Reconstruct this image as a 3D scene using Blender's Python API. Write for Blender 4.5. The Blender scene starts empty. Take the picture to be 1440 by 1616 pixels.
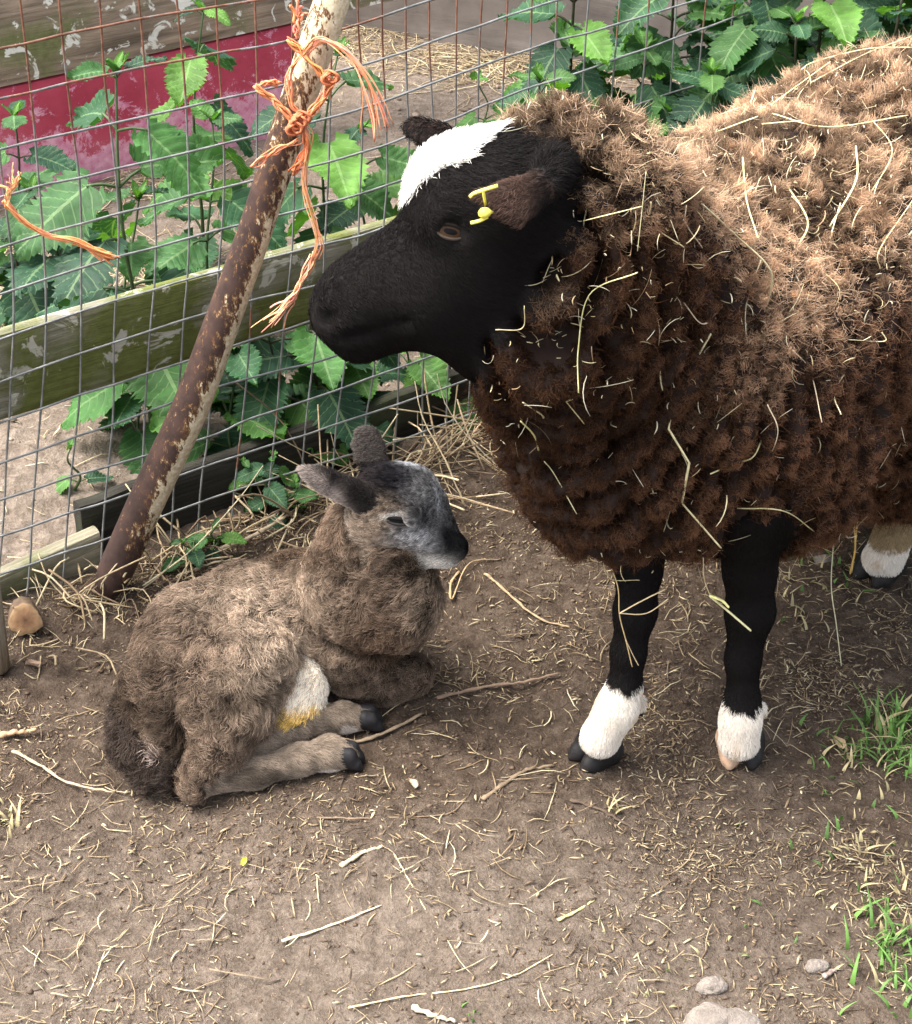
import bpy, math, random
import numpy as np
from mathutils import Vector
from mathutils.bvhtree import BVHTree

# ------------------------------------------------------------------ camera
scene = bpy.context.scene
COL = scene.collection
PITCH = math.radians(33.0); CAM_H = 1.35; FPX = 3000.0; PW, PH = 1440.0, 1616.0
cam_d = bpy.data.cameras.new('camera'); cam = bpy.data.objects.new('camera', cam_d); COL.objects.link(cam)
cam.location = (0, 0, CAM_H); cam.rotation_euler = (math.pi/2 - PITCH, 0, 0)
cam_d.sensor_fit = 'VERTICAL'; cam_d.sensor_height = 24.0; cam_d.lens = 24.0*FPX/PH
cam_d.clip_start = 0.05; cam_d.clip_end = 500
scene.camera = cam

# ------------------------------------------------------------------ light
SUN_EL, SUN_AZ = math.radians(63), math.radians(-88)     # azimuth from +Y towards +X
w = bpy.data.worlds.new('World'); scene.world = w; w.use_nodes = True
nt = w.node_tree; bg = nt.nodes['Background']
sky = nt.nodes.new('ShaderNodeTexSky'); sky.sky_type = 'NISHITA'; sky.sun_disc = False
sky.sun_elevation = SUN_EL; sky.sun_rotation = SUN_AZ
sky.air_density = 1.0; sky.dust_density = 5.0; sky.ozone_density = 0.6
bw = nt.nodes.new('ShaderNodeRGBToBW'); hz = nt.nodes.new('ShaderNodeMix'); hz.data_type = 'RGBA'; hz.inputs[0].default_value = .62   # thin white cloud over the blue
nt.links.new(sky.outputs[0], bw.inputs[0]); nt.links.new(sky.outputs[0], hz.inputs[6]); nt.links.new(bw.outputs[0], hz.inputs[7]); nt.links.new(hz.outputs[2], bg.inputs[0]); bg.inputs[1].default_value = 0.15
sun_d = bpy.data.lights.new('sun', 'SUN'); sun_d.energy = 1.3; sun_d.angle = math.radians(45)
sun_d.color = (1.0, 0.95, 0.87)
sun = bpy.data.objects.new('sun', sun_d); COL.objects.link(sun); sun.location = (2, 3, 5)
sdir = Vector((math.sin(SUN_AZ)*math.cos(SUN_EL), math.cos(SUN_AZ)*math.cos(SUN_EL), math.sin(SUN_EL)))
sun.rotation_euler = sdir.to_track_quat('Z', 'Y').to_euler()
scene.view_settings.view_transform = 'Standard'; scene.view_settings.look = 'None'
scene.view_settings.exposure = 2.15; scene.view_settings.gamma = 1.0
scene.render.engine = 'CYCLES'
scene.cycles.max_bounces = 6; scene.cycles.diffuse_bounces = 3; scene.cycles.glossy_bounces = 2
scene.cycles.transmission_bounces = 3; scene.cycles.transparent_max_bounces = 4
try:
    scene.cycles_curves.shape = 'RIBBONS'
except Exception:
    pass

# ------------------------------------------------------------------ helpers
CT, ST = math.cos(PITCH), math.sin(PITCH)
def raydir(px, py):
    u = (px-PW/2)/FPX; v = (PH/2-py)/FPX
    return np.array([u, CT+v*ST, -ST+v*CT])
def atY(px, py, Y):
    d = raydir(px, py); return np.array([0, 0, CAM_H]) + d*(Y/d[1])
def atZ(px, py, Z):
    d = raydir(px, py); return np.array([0, 0, CAM_H]) + d*((Z-CAM_H)/d[2])
def depth(p): return p[1]*CT + (CAM_H-p[2])*ST
def mpp(p): return depth(p)/FPX            # metres per photo pixel at p
def proj(p):
    p = np.asarray(p, float); q = p-np.array([0, 0, CAM_H])
    dz = q[..., 1]*CT - q[..., 2]*ST; uy = q[..., 1]*ST + q[..., 2]*CT
    return PW/2+FPX*q[..., 0]/dz, PH/2-FPX*uy/dz
R = np.random.default_rng(7)

def vnoise(p, s, seed=0):
    """value noise in about [-1,1], p (n,3), s = cell size"""
    q = p/s + seed*17.31; i = np.floor(q).astype(np.int64); f = q-i; f = f*f*(3-2*f)
    def h(x, y, z):
        n = (x*374761393 + y*668265263 + z*2147483647 + seed*974711) & 0xffffffff
        n = ((n ^ (n >> 13))*1274126177) & 0xffffffff
        n = n ^ (n >> 16)
        return (n & 0xffff)/32767.5-1
    r = 0
    for dx in (0, 1):
        for dy in (0, 1):
            for dz in (0, 1):
                wgt = (f[:, 0] if dx else 1-f[:, 0])*(f[:, 1] if dy else 1-f[:, 1])*(f[:, 2] if dz else 1-f[:, 2])
                r = r + wgt*h(i[:, 0]+dx, i[:, 1]+dy, i[:, 2]+dz)
    return r
def fbm(p, s, o=3, seed=0):
    r = 0; a = 1; t = 0
    for k in range(o):
        r = r+a*vnoise(p, s/2**k, seed+k); t += a; a *= .55
    return r/t
def sstep(a, b, x):
    t = np.clip((x-a)/(b-a), 0, 1); return t*t*(3-2*t)
def nrm(v): return v/(np.linalg.norm(v, axis=-1, keepdims=True)+1e-12)

def np_mesh(name, V, F, smooth=True, cols=None, uvs=None):
    """F: (n,3) or (n,4) array, or list of such arrays"""
    Fs = F if isinstance(F, list) else [F]
    me = bpy.data.meshes.new(name)
    V = np.ascontiguousarray(V, np.float32)
    me.vertices.add(len(V)); me.vertices.foreach_set('co', V.ravel())
    idx = np.concatenate([f.ravel() for f in Fs]).astype(np.int32)
    tot = np.concatenate([np.full(len(f), f.shape[1]) for f in Fs]).astype(np.int32)
    st = np.r_[0, np.cumsum(tot)[:-1]].astype(np.int32)
    me.loops.add(len(idx)); me.loops.foreach_set('vertex_index', idx)
    me.polygons.add(len(tot)); me.polygons.foreach_set('loop_start', st)
    if smooth: me.polygons.foreach_set('use_smooth', np.ones(len(tot), bool))
    me.update(calc_edges=True)
    if cols is not None:
        a = me.attributes.new('col', 'FLOAT_COLOR', 'POINT')
        c = np.ones((len(V), 4), np.float32); c[:, :3] = cols; a.data.foreach_set('color', c.ravel())
    if uvs is not None:
        a = me.attributes.new('st', 'FLOAT_VECTOR', 'POINT')
        c = np.zeros((len(V), 3), np.float32); c[:, :uvs.shape[1]] = uvs; a.data.foreach_set('vector', c.ravel())
    return me
def tag(o, label=None, cat=None, group=None, kind=None):
    if label: o['label'] = label
    if cat: o['category'] = cat
    if group: o['group'] = group
    if kind: o['kind'] = kind
    return o
def link(name, me, mat, parent=None):
    o = bpy.data.objects.new(name, me); COL.objects.link(o)
    if mat: me.materials.append(mat)
    if parent: o.parent = parent; o.matrix_parent_inverse = parent.matrix_world.inverted() if False else o.matrix_parent_inverse
    return o
def thing(name, label, cat, group=None, loc=(0, 0, 0)):
    o = bpy.data.objects.new(name, None); COL.objects.link(o); o.empty_display_size = .05
    o['_loc'] = 0; del o['_loc']
    tag(o, label, cat, group); return o

class MB:
    """collects pieces into one mesh (world coordinates)"""
    def __init__(s): s.v = []; s.q = []; s.t = []; s.c = []; s.u = []; s.n = 0
    def add(s, V, Q=None, T=None, col=None, uv=None):
        V = np.asarray(V, float)
        if Q is not None and len(Q): s.q.append(np.asarray(Q)+s.n)
        if T is not None and len(T): s.t.append(np.asarray(T)+s.n)
        s.v.append(V); s.n += len(V)
        s.c.append(np.broadcast_to(np.asarray(col if col is not None else (1, 1, 1), float), (len(V), 3)))
        s.u.append(uv if uv is not None else np.zeros((len(V), 3)))
    def build(s, name, mat, parent=None, smooth=True):
        F = []
        if s.q: F.append(np.concatenate(s.q))
        if s.t: F.append(np.concatenate(s.t))
        me = np_mesh(name, np.concatenate(s.v), F, smooth, np.concatenate(s.c), np.concatenate(s.u))
        return link(name, me, mat, parent)

def tube_vf(P, r, k=6, caps=True, flat=1.0, twist=0):
    """tube along polyline P (n,3), r scalar or (n,)"""
    P = np.asarray(P, float); n = len(P); r = np.broadcast_to(np.asarray(r, float), (n,))
    T = nrm(np.gradient(P, axis=0))
    a = np.array([0, 0, 1.]) if abs(T[0][2]) < .9 else np.array([1., 0, 0])
    N = []; prev = nrm(np.cross(T[0], a))
    for i in range(n):
        prev = nrm(prev-T[i]*np.dot(prev, T[i])); N.append(prev)
    N = np.array(N); B = np.cross(T, N)
    th = np.linspace(0, 2*math.pi, k, endpoint=False)
    ang = th[None, :]+twist*np.arange(n)[:, None]
    V = P[:, None, :] + r[:, None, None]*(np.cos(ang)[..., None]*N[:, None, :]+flat*np.sin(ang)[..., None]*B[:, None, :])
    V = V.reshape(-1, 3)
    i = np.arange(n-1)[:, None]*k; j = np.arange(k)[None, :]; j2 = (j+1) % k
    Q = np.stack([i+j, i+j2, i+k+j2, i+k+j], -1).reshape(-1, 4)
    Tt = []
    if caps:
        V = np.vstack([V, P[0], P[-1]]); c0 = n*k; c1 = n*k+1
        for jj in range(k):
            Tt.append((c0, (jj+1) % k, jj)); Tt.append((c1, (n-1)*k+jj, (n-1)*k+(jj+1) % k))
    return V, Q, np.array(Tt) if Tt else None
def spline(P, n):
    """Catmull-Rom resample"""
    P = np.asarray(P, float)
    if len(P) == 2: return P[0]+(P[1]-P[0])*np.linspace(0, 1, n)[:, None]
    Q = np.vstack([2*P[0]-P[1], P, 2*P[-1]-P[-2]])
    t = np.linspace(0, len(P)-1-1e-9, n); i = t.astype(int); f = (t-i)[:, None]
    a, b, c, d = Q[i], Q[i+1], Q[i+2], Q[i+3]
    return .5*((2*b)+(-a+c)*f+(2*a-5*b+4*c-d)*f*f+(-a+3*b-3*c+d)*f**3)

def hair_object(name, P, rad, colr, mat, parent):
    """P (n,k,3) curve points, rad (k,) or (n,k), colr (n,k,3)"""
    n, k = P.shape[:2]
    hc = bpy.data.hair_curves.new(name); hc.add_curves([k]*n)
    pa = hc.attributes.get('position') or hc.attributes.new('position', 'FLOAT_VECTOR', 'POINT')
    pa.data.foreach_set('vector', np.ascontiguousarray(P, np.float32).ravel())
    ra = hc.attributes.get('radius') or hc.attributes.new('radius', 'FLOAT', 'POINT')
    ra.data.foreach_set('value', np.ascontiguousarray(np.broadcast_to(rad, (n, k)), np.float32).ravel())
    ca = hc.attributes.new('col', 'FLOAT_COLOR', 'POINT')
    c = np.ones((n, k, 4), np.float32); c[..., :3] = colr; ca.data.foreach_set('color', c.ravel())
    hc.materials.append(mat)
    o = bpy.data.objects.new(name, hc); COL.objects.link(o); o.parent = parent
    return o

# ------------------------------------------------------------------ signed-distance modelling
class Field:
    def __init__(s, lo, hi, h):
        s.lo = np.array(lo, float); s.h = h; s.n = np.ceil((np.array(hi)-s.lo)/h).astype(int)+1
        s.F = np.full(s.n, 1.0, np.float32); s.prims = []
    def _box(s, a, b):
        i0 = np.clip(np.floor((a-s.lo)/s.h).astype(int), 0, s.n); i1 = np.clip(np.ceil((b-s.lo)/s.h).astype(int)+1, 0, s.n)
        ax = [s.lo[k]+s.h*np.arange(i0[k], i1[k]) for k in range(3)]
        X = np.stack(np.meshgrid(*ax, indexing='ij'), -1)
        return tuple(slice(i0[k], i1[k]) for k in range(3)), X
    def _apply(s, fn, a, b, k, tagn, sub):
        sl, X = s._box(a-k-3*s.h, b+k+3*s.h)
        if X.size == 0: return
        d = fn(X).astype(np.float32); F = s.F[sl]
        if sub:
            d = -d; h = np.maximum(k-np.abs(F-d), 0)/k; s.F[sl] = np.maximum(F, d)+h*h*k*.25
        else:
            h = np.maximum(k-np.abs(F-d), 0)/k; s.F[sl] = np.minimum(F, d)-h*h*k*.25
            s.prims.append((fn, tagn))
    def cone(s, a, b, ra, rb, k=.02, tag='', sub=False):
        a = np.asarray(a, float); b = np.asarray(b, float)
        ba = b-a; L = np.linalg.norm(ba)+1e-9; ax = ba/L
        def fn(X):
            q = X-a; y = q@ax; x = np.sqrt(np.maximum((q*q).sum(-1)-y*y, 0))
            bb = (ra-rb)/L; bb = min(max(bb, -.99), .99); aa = math.sqrt(1-bb*bb); kk = -bb*x+aa*y
            return np.where(kk < 0, np.sqrt(x*x+y*y)-ra, np.where(kk > aa*L, np.sqrt(x*x+(y-L)**2)-rb, x*aa+y*bb-ra))
        rm = max(ra, rb)
        s._apply(fn, np.minimum(a, b)-rm, np.maximum(a, b)+rm, k, tag, sub)
    def ball(s, c, r, k=.02, tag='', sub=False):
        c = np.asarray(c, float)
        s._apply(lambda X: np.sqrt(((X-c)**2).sum(-1))-r, c-r, c+r, k, tag, sub)
    def ell(s, c, axes, rad, k=.02, tag='', sub=False):
        """axes: 3 row vectors (orthonormal), rad 3"""
        c = np.asarray(c, float); A = np.asarray(axes, float); rad = np.asarray(rad, float)
        def fn(X):
            q = (X-c)@A.T; k0 = np.sqrt(((q/rad)**2).sum(-1)); k1 = np.sqrt(((q/rad**2)**2).sum(-1))+1e-9
            return k0*(k0-1)/k1
        rm = rad.max(); s._apply(fn, c-rm, c+rm, k, tag, sub)
    def chain(s, pts, k=.02, tag=''):
        for (a, ra), (b, rb) in zip(pts[:-1], pts[1:]): s.cone(a, b, ra, rb, k, tag)
    def mesh(s):
        F = s.F; S = F < 0
        c = sum(S[i:S.shape[0]-1+i, j:S.shape[1]-1+j, k:S.shape[2]-1+k].astype(np.int8) for i in (0, 1) for j in (0, 1) for k in (0, 1))
        act = np.argwhere((c > 0) & (c < 8)); m = len(act)
        acc = np.zeros((m, 3)); cnt = np.zeros(m)
        for ax in range(3):
            o1, o2 = [t for t in range(3) if t != ax]
            for i in (0, 1):
                for j in (0, 1):
                    p = act.copy(); p[:, o1] += i; p[:, o2] += j; q = p.copy(); q[:, ax] += 1
                    fa = F[tuple(p.T)]; fb = F[tuple(q.T)]; x = (fa < 0) != (fb < 0)
                    t = np.where(x, fa/(fa-fb+1e-12), 0)
                    pos = p.astype(float); pos[:, ax] += t
                    acc += pos*x[:, None]; cnt += x
        V = s.lo+s.h*acc/cnt[:, None]
        idx = np.full(c.shape, -1, np.int64); idx[tuple(act.T)] = np.arange(m)
        Q = []
        for ax in range(3):
            o1, o2 = [(1, 2), (2, 0), (0, 1)][ax]
            sa = [slice(None)]*3; sb = [slice(None)]*3; sa[ax] = slice(0, -1); sb[ax] = slice(1, None)
            A = S[tuple(sa)]; B = S[tuple(sb)]
            e = np.argwhere(A != B); e = e[(e[:, o1] > 0) & (e[:, o2] > 0) & (e[:, o1] < c.shape[o1]) & (e[:, o2] < c.shape[o2])]
            flip = ~A[tuple(e.T)]
            def cell(d1, d2):
                z = e.copy(); z[:, o1] -= d1; z[:, o2] -= d2; return idx[tuple(z.T)]
            q = np.stack([cell(1, 1), cell(0, 1), cell(0, 0), cell(1, 0)], -1)
            q[flip] = q[flip][:, ::-1]; Q.append(q)
        Q = np.concatenate(Q); Q = Q[(Q >= 0).all(1)]
        return V, Q
    def region(s, V, names):
        best = np.full(len(V), 9.); lab = np.zeros(len(V), int)
        for fn, t in s.prims:
            if t not in names: continue
            d = fn(V); m = d < best; best[m] = d[m]; lab[m] = names.index(t)
        return lab

def vert_normals(V, Q):
    n = np.cross(V[Q[:, 2]]-V[Q[:, 0]], V[Q[:, 3]]-V[Q[:, 1]])
    N = np.zeros_like(V)
    for k in range(4): np.add.at(N, Q[:, k], n)
    return nrm(N)
def sample_surface(V, Q, N, dens):
    """dens: per-quad density (per m2); returns points, normals, quad index"""
    T1 = Q[:, [0, 1, 2]]; T2 = Q[:, [0, 2, 3]]; T = np.concatenate([T1, T2]); D = np.concatenate([dens, dens])
    ar = .5*np.linalg.norm(np.cross(V[T[:, 1]]-V[T[:, 0]], V[T[:, 2]]-V[T[:, 0]]), axis=1)
    cnt = R.poisson(ar*D); t = np.repeat(np.arange(len(T)), cnt)
    a = R.random(len(t)); b = R.random(len(t)); f = a+b > 1; a[f] = 1-a[f]; b[f] = 1-b[f]
    c = 1-a-b; W = np.stack([c, a, b], 1)[..., None]
    return (V[T[t]]*W).sum(1), nrm((N[T[t]]*W).sum(1)), t % len(Q)
def tangents(N):
    a = np.where(np.abs(N[:, 2:3]) < .9, np.array([[0, 0, 1.]]), np.array([[1., 0, 0]]))
    T = nrm(np.cross(N, a)); return T, np.cross(N, T)
# ------------------------------------------------------------------ materials
def mat_new(name, rough=.8, spec=.3):
    m = bpy.data.materials.new(name); m.use_nodes = True; nt = m.node_tree; b = nt.nodes['Principled BSDF']
    b.inputs['Roughness'].default_value = rough; b.inputs['Specular IOR Level'].default_value = spec
    return m, nt, b
def N(nt, t, **kw):
    n = nt.nodes.new(t)
    for k, v in kw.items():
        if k in n.inputs: n.inputs[k].default_value = v
        else: setattr(n, k, v)
    return n
def noise(nt, vec, scale, detail=4, rough=.55, dist=0):
    n = N(nt, 'ShaderNodeTexNoise', Scale=scale, Detail=detail, Roughness=rough, Distortion=dist)
    if vec is not None: nt.links.new(vec, n.inputs['Vector'])
    return n.outputs['Fac']
def ramp(nt, fac, stops, interp='LINEAR'):
    r = nt.nodes.new('ShaderNodeValToRGB'); r.color_ramp.interpolation = interp
    e = r.color_ramp.elements
    while len(e) < len(stops): e.new(.5)
    for k, (p, c) in zip(e, stops):
        k.position = p; k.color = (*(c if hasattr(c, '__len__') else (c, c, c)), 1)
    nt.links.new(fac, r.inputs[0]); return r.outputs[0]
def mix(nt, fac, a, b, blend='MIX'):
    m = nt.nodes.new('ShaderNodeMix'); m.data_type = 'RGBA'; m.blend_type = blend
    for s, x in ((0, fac), (6, a), (7, b)):
        if hasattr(x, 'is_linked') or hasattr(x, 'links'): nt.links.new(x, m.inputs[s])
        elif s == 0: m.inputs[s].default_value = x
        else: m.inputs[s].default_value = (*(x if hasattr(x, '__len__') else (x, x, x)), 1)
    return m.outputs[2]
def bump(nt, b, h, strength=.5, dist=.01):
    n = N(nt, 'ShaderNodeBump', Strength=strength, Distance=dist); nt.links.new(h, n.inputs['Height'])
    nt.links.new(n.outputs[0], b.inputs['Normal'])
def objvec(nt, scale=(1, 1, 1), rot=(0, 0, 0)):
    t = nt.nodes.new('ShaderNodeTexCoord'); m = nt.nodes.new('ShaderNodeMapping')
    m.inputs['Scale'].default_value = scale; m.inputs['Rotation'].default_value = rot
    nt.links.new(t.outputs['Object'], m.inputs[0]); return m.outputs[0]
def attr(nt, name, out='Color'):
    a = nt.nodes.new('ShaderNodeAttribute'); a.attribute_name = name; return a.outputs[out]

def m_col(name, rough=.8, spec=.25, nscale=60, namp=.35, trans=0, bumps=0):
    """colour from the 'col' attribute with fine procedural variation"""
    m, nt, b = mat_new(name, rough, spec)
    c = attr(nt, 'col'); n = noise(nt, objvec(nt), nscale, 3)
    g = ramp(nt, n, [(.25, 1-namp), (.75, 1+namp)])
    out = mix(nt, 1.0, c, g, 'MULTIPLY'); nt.links.new(out, b.inputs['Base Color'])
    if bumps: bump(nt, b, n, bumps, .003)
    return m
def m_hair(name, rough=.55, spec=.35, trans=.25):
    m, nt, b = mat_new(name, rough, spec)
    c = attr(nt, 'col'); nt.nodes.remove(b); b = nt.nodes.new('ShaderNodeBsdfDiffuse'); nt.links.new(c, b.inputs[0])
    nt.links.new(b.outputs[0], nt.nodes['Material Output'].inputs[0])
    if trans:
        t = nt.nodes.new('ShaderNodeBsdfTranslucent'); nt.links.new(c, t.inputs[0])
        s = nt.nodes.new('ShaderNodeMixShader'); s.inputs[0].default_value = trans
        nt.links.new(b.outputs[0], s.inputs[1]); nt.links.new(t.outputs[0], s.inputs[2])
        nt.links.new(s.outputs[0], nt.nodes['Material Output'].inputs[0])
    return m
M = {}
M['wool'] = m_hair('wool_fibre', .9, .02, .25)
M['fur'] = m_hair('fur_fibre', .75, .06, .15)
M['blackfur'] = m_hair('short_black_fur', .75, .03, .0)
_nt = M['blackfur'].node_tree; _g = N(_nt, 'ShaderNodeBsdfGlossy', Roughness=.42); _s = _nt.nodes.new('ShaderNodeMixShader'); _s.inputs[0].default_value = .009
_nt.links.new(_nt.nodes['Material Output'].inputs[0].links[0].from_socket, _s.inputs[1]); _nt.links.new(_g.outputs[0], _s.inputs[2]); _nt.links.new(_s.outputs[0], _nt.nodes['Material Output'].inputs[0])
M['skin'] = m_col('animal_skin', .8, .15, 90, .25)
M['straw'] = m_col('dry_straw', .6, .3, 120, .3)
M['litter'] = m_col('litter', .8, .2, 150, .3)
M['soilbits'] = m_col('soil_crumb', .95, .1, 200, .35)
M['twine'] = m_col('orange_twine', .6, .25, 300, .2)
M['hoof'] = m_col('hoof_horn', .55, .2, 70, .4, bumps=.6)
M['grass'] = m_col('grass_blade', .55, .3, 60, .2)

def m_leaf():
    m, nt, b = mat_new('nettle_leaf', .6, .22)
    st = attr(nt, 'st', 'Vector'); sep = nt.nodes.new('ShaderNodeSeparateXYZ'); nt.links.new(st, sep.inputs[0])
    c = attr(nt, 'col')
    def mth(op, a, b_=None, c_=None):
        n_ = nt.nodes.new('ShaderNodeMath'); n_.operation = op
        for i_, x_ in enumerate((a, b_, c_)):
            if x_ is None: continue
            if hasattr(x_, 'links'): nt.links.new(x_, n_.inputs[i_])
            else: n_.inputs[i_].default_value = x_
        return n_.outputs[0]
    aS = mth('ABSOLUTE', sep.outputs['Y']); ph = mth('FRACT', mth('MULTIPLY_ADD', aS, -1.6, mth('MULTIPLY', sep.outputs['X'], 8.5)))
    dv = mth('ABSOLUTE', mth('SUBTRACT', mth('FRACT', mth('ADD', ph, .5)), .5))
    v1 = mth('LESS_THAN', dv, .055); v2 = mth('LESS_THAN', aS, .05); vein = mth('MAXIMUM', mth('MULTIPLY', v1, .6), v2)
    n = noise(nt, objvec(nt), 45, 3); g = ramp(nt, n, [(.3, .75), (.7, 1.25)])
    c1 = mix(nt, 1.0, c, g, 'MULTIPLY')
    lig = mix(nt, .30, c1, (.30, .42, .20)); mm = mix(nt, vein, c1, lig)
    nt.links.new(mm, b.inputs['Base Color'])
    n2 = noise(nt, objvec(nt), 420, 3)
    rr = ramp(nt, n2, [(.3, .5), (.7, .7)]); nt.links.new(rr, b.inputs['Roughness'])
    bump(nt, b, n2, .35, .0015)
    t = nt.nodes.new('ShaderNodeBsdfTranslucent')
    tc = mix(nt, 1.0, mm, (1.4, 1.7, .45), 'MULTIPLY'); nt.links.new(tc, t.inputs[0])
    s = nt.nodes.new('ShaderNodeMixShader'); s.inputs[0].default_value = .25
    nt.links.new(b.outputs[0], s.inputs[1]); nt.links.new(t.outputs[0], s.inputs[2])
    nt.links.new(s.outputs[0], nt.nodes['Material Output'].inputs[0]); return m
M['leaf'] = m_leaf()
M['stem'] = m_col('nettle_stem', .55, .3, 80, .3)

def m_wood(name, base, dark, moss=None, lichen=None, mossamt=.5, lichamt=.6, grain=(3, 60, 60), rough=.85):
    """uses 'st' attribute: s along the board, t across, both in metres"""
    m, nt, b = mat_new(name, rough, .2)
    st = attr(nt, 'st', 'Vector')
    mp = nt.nodes.new('ShaderNodeMapping'); mp.inputs['Scale'].default_value = grain; nt.links.new(st, mp.inputs[0])
    g = noise(nt, mp.outputs[0], 2.2, 8, .65, .6)
    c = ramp(nt, g, [(.3, dark), (.52, base), (.75, tuple(min(1, x*1.45) for x in base))])
    big = noise(nt, st, 9, 5)
    c = mix(nt, 1.0, c, ramp(nt, big, [(.3, .65), (.7, 1.25)]), 'MULTIPLY')
    if moss:
        mf = noise(nt, st, 7, 6, .65, .4); mk = ramp(nt, mf, [(mossamt-.06, 0.), (mossamt+.10, 1.)])
        mcol = mix(nt, noise(nt, st, 90, 3), tuple(x*.6 for x in moss), tuple(x*1.3 for x in moss))
        c = mix(nt, mk, c, mcol)
    if lichen:
        lf = noise(nt, st, 26, 5, .6, .8); lk = ramp(nt, lf, [(lichamt, 0.), (lichamt+.035, 1.)])
        c = mix(nt, lk, c, lichen)
    nt.links.new(c, b.inputs['Base Color'])
    bump(nt, b, g, .9, .004); return m
M['rail'] = m_wood('mossy_rail_wood', (.25, .235, .18), (.11, .105, .08), (.12, .135, .035), (.42, .41, .33), .43, .585)
M['kick'] = m_wood('kickboard_wood', (.22, .20, .14), (.09, .08, .055), (.11, .12, .05), None, .52)
M['sleeper'] = m_wood('weathered_sleeper_wood', (.29, .22, .16), (.10, .075, .052), (.16, .165, .07), (.70, .68, .60), .53, .575, (2.2, 34, 34))
M['greyboard'] = m_wood('grey_brown_board', (.15, .13, .115), (.125, .108, .096), None, None, grain=(.5, 4, 4))
M['post'] = m_wood('pale_post_wood', (.30, .25, .18), (.14, .11, .08), None, None, grain=(4, 50, 50))
M['stump'] = m_wood('shaded_stub_wood', (.035, .032, .025), (.012, .012, .010), (.04, .05, .02), None, .58)  # mossy old timber; the shade it stands in is painted into the colour

def m_red():
    m, nt, b = mat_new('flaking_red_paint', .8, .12)
    st = attr(nt, 'st', 'Vector')
    n1 = noise(nt, st, 5, 6, .6); red = ramp(nt, n1, [(.3, (.32, .036, .060)), (.55, (.46, .068, .105)), (.75, (.50, .13, .16))])
    sep = nt.nodes.new('ShaderNodeSeparateXYZ'); nt.links.new(st, sep.inputs[0])
    low = nt.nodes.new('ShaderNodeMapRange'); low.inputs[1].default_value = .17; low.inputs[2].default_value = .02; nt.links.new(sep.outputs['Y'], low.inputs[0])
    pk = noise(nt, st, 17, 12, .82, .3)
    ad = nt.nodes.new('ShaderNodeMath'); ad.operation = 'MULTIPLY_ADD'; ad.inputs[1].default_value = .22; nt.links.new(low.outputs[0], ad.inputs[0]); nt.links.new(pk, ad.inputs[2])
    k = ramp(nt, ad.outputs[0], [(.575, 0.), (.60, 1.)])
    pink = ramp(nt, noise(nt, st, 60, 4), [(.3, (.55, .16, .26)), (.7, (.74, .42, .50))])
    c = mix(nt, k, red, pink)
    d = ramp(nt, noise(nt, st, 30, 7, .7), [(.66, 0.), (.74, 1.)]); c = mix(nt, d, c, (.07, .045, .035))
    nt.links.new(c, b.inputs['Base Color']); bump(nt, b, pk, .5, .004); return m
M['red'] = m_red()

def m_rust():
    """iron pole: dark rust with cream paint left in flakes; st = (along, around, paint weight)"""
    m, nt, b = mat_new('rusty_painted_iron', .8, .25)
    v = objvec(nt); st = attr(nt, 'st', 'Vector'); sep = nt.nodes.new('ShaderNodeSeparateXYZ'); nt.links.new(st, sep.inputs[0])
    n1 = noise(nt, v, 40, 6, .65); rust = ramp(nt, n1, [(.3, (.026, .015, .012)), (.5, (.050, .029, .023)), (.62, (.068, .037, .027)), (.75, (.13, .058, .028))])
    mp = nt.nodes.new('ShaderNodeMapping'); mp.inputs['Scale'].default_value = (1, 1, .45); mp.inputs['Rotation'].default_value = (0, .4, 0); nt.links.new(v, mp.inputs[0])
    f = noise(nt, mp.outputs[0], 130, 5, .75, .3)
    ad = nt.nodes.new('ShaderNodeMath'); ad.operation = 'MULTIPLY_ADD'; ad.inputs[1].default_value = .42; nt.links.new(sep.outputs['Z'], ad.inputs[0]); nt.links.new(f, ad.inputs[2])
    k = ramp(nt, ad.outputs[0], [(.66, 0.), (.685, 1.)])
    halo = ramp(nt, ad.outputs[0], [(.58, 0.), (.67, 1.)])
    c = mix(nt, halo, rust, (.22, .11, .04))
    paint = ramp(nt, noise(nt, v, 200, 3), [(.3, (.42, .33, .19)), (.6, (.62, .53, .37)), (.8, (.78, .72, .60))])
    c = mix(nt, k, c, paint)
    nt.links.new(c, b.inputs['Base Color']); bump(nt, b, k, .8, .0015)
    return m
M['rust'] = m_rust()

def m_wire():
    m, nt, b = mat_new('galvanised_wire', .55, .4)
    v = objvec(nt); c = attr(nt, 'col')      # col.r = how rusty this stretch is
    sep = nt.nodes.new('ShaderNodeSeparateColor'); nt.links.new(c, sep.inputs[0])
    n = noise(nt, v, 22, 5, .7)
    ad = nt.nodes.new('ShaderNodeMath'); ad.operation = 'ADD'; nt.links.new(sep.outputs[0], ad.inputs[0]); nt.links.new(n, ad.inputs[1])
    k = ramp(nt, ad.outputs[0], [(.92, 0.), (1.02, 1.)])
    rust = ramp(nt, noise(nt, v, 90, 4), [(.3, (.10, .04, .022)), (.7, (.26, .12, .075))])
    zinc = ramp(nt, noise(nt, v, 60, 4), [(.3, (.13, .135, .13)), (.7, (.30, .305, .295))])
    nt.links.new(mix(nt, k, zinc, rust), b.inputs['Base Color'])
    mt = nt.nodes.new('ShaderNodeMath'); mt.operation = 'MULTIPLY_ADD'; mt.inputs[1].default_value = -.45; mt.inputs[2].default_value = .45
    nt.links.new(k, mt.inputs[0]); nt.links.new(mt.outputs[0], b.inputs['Metallic'])
    return m
M['wire'] = m_wire()

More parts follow.
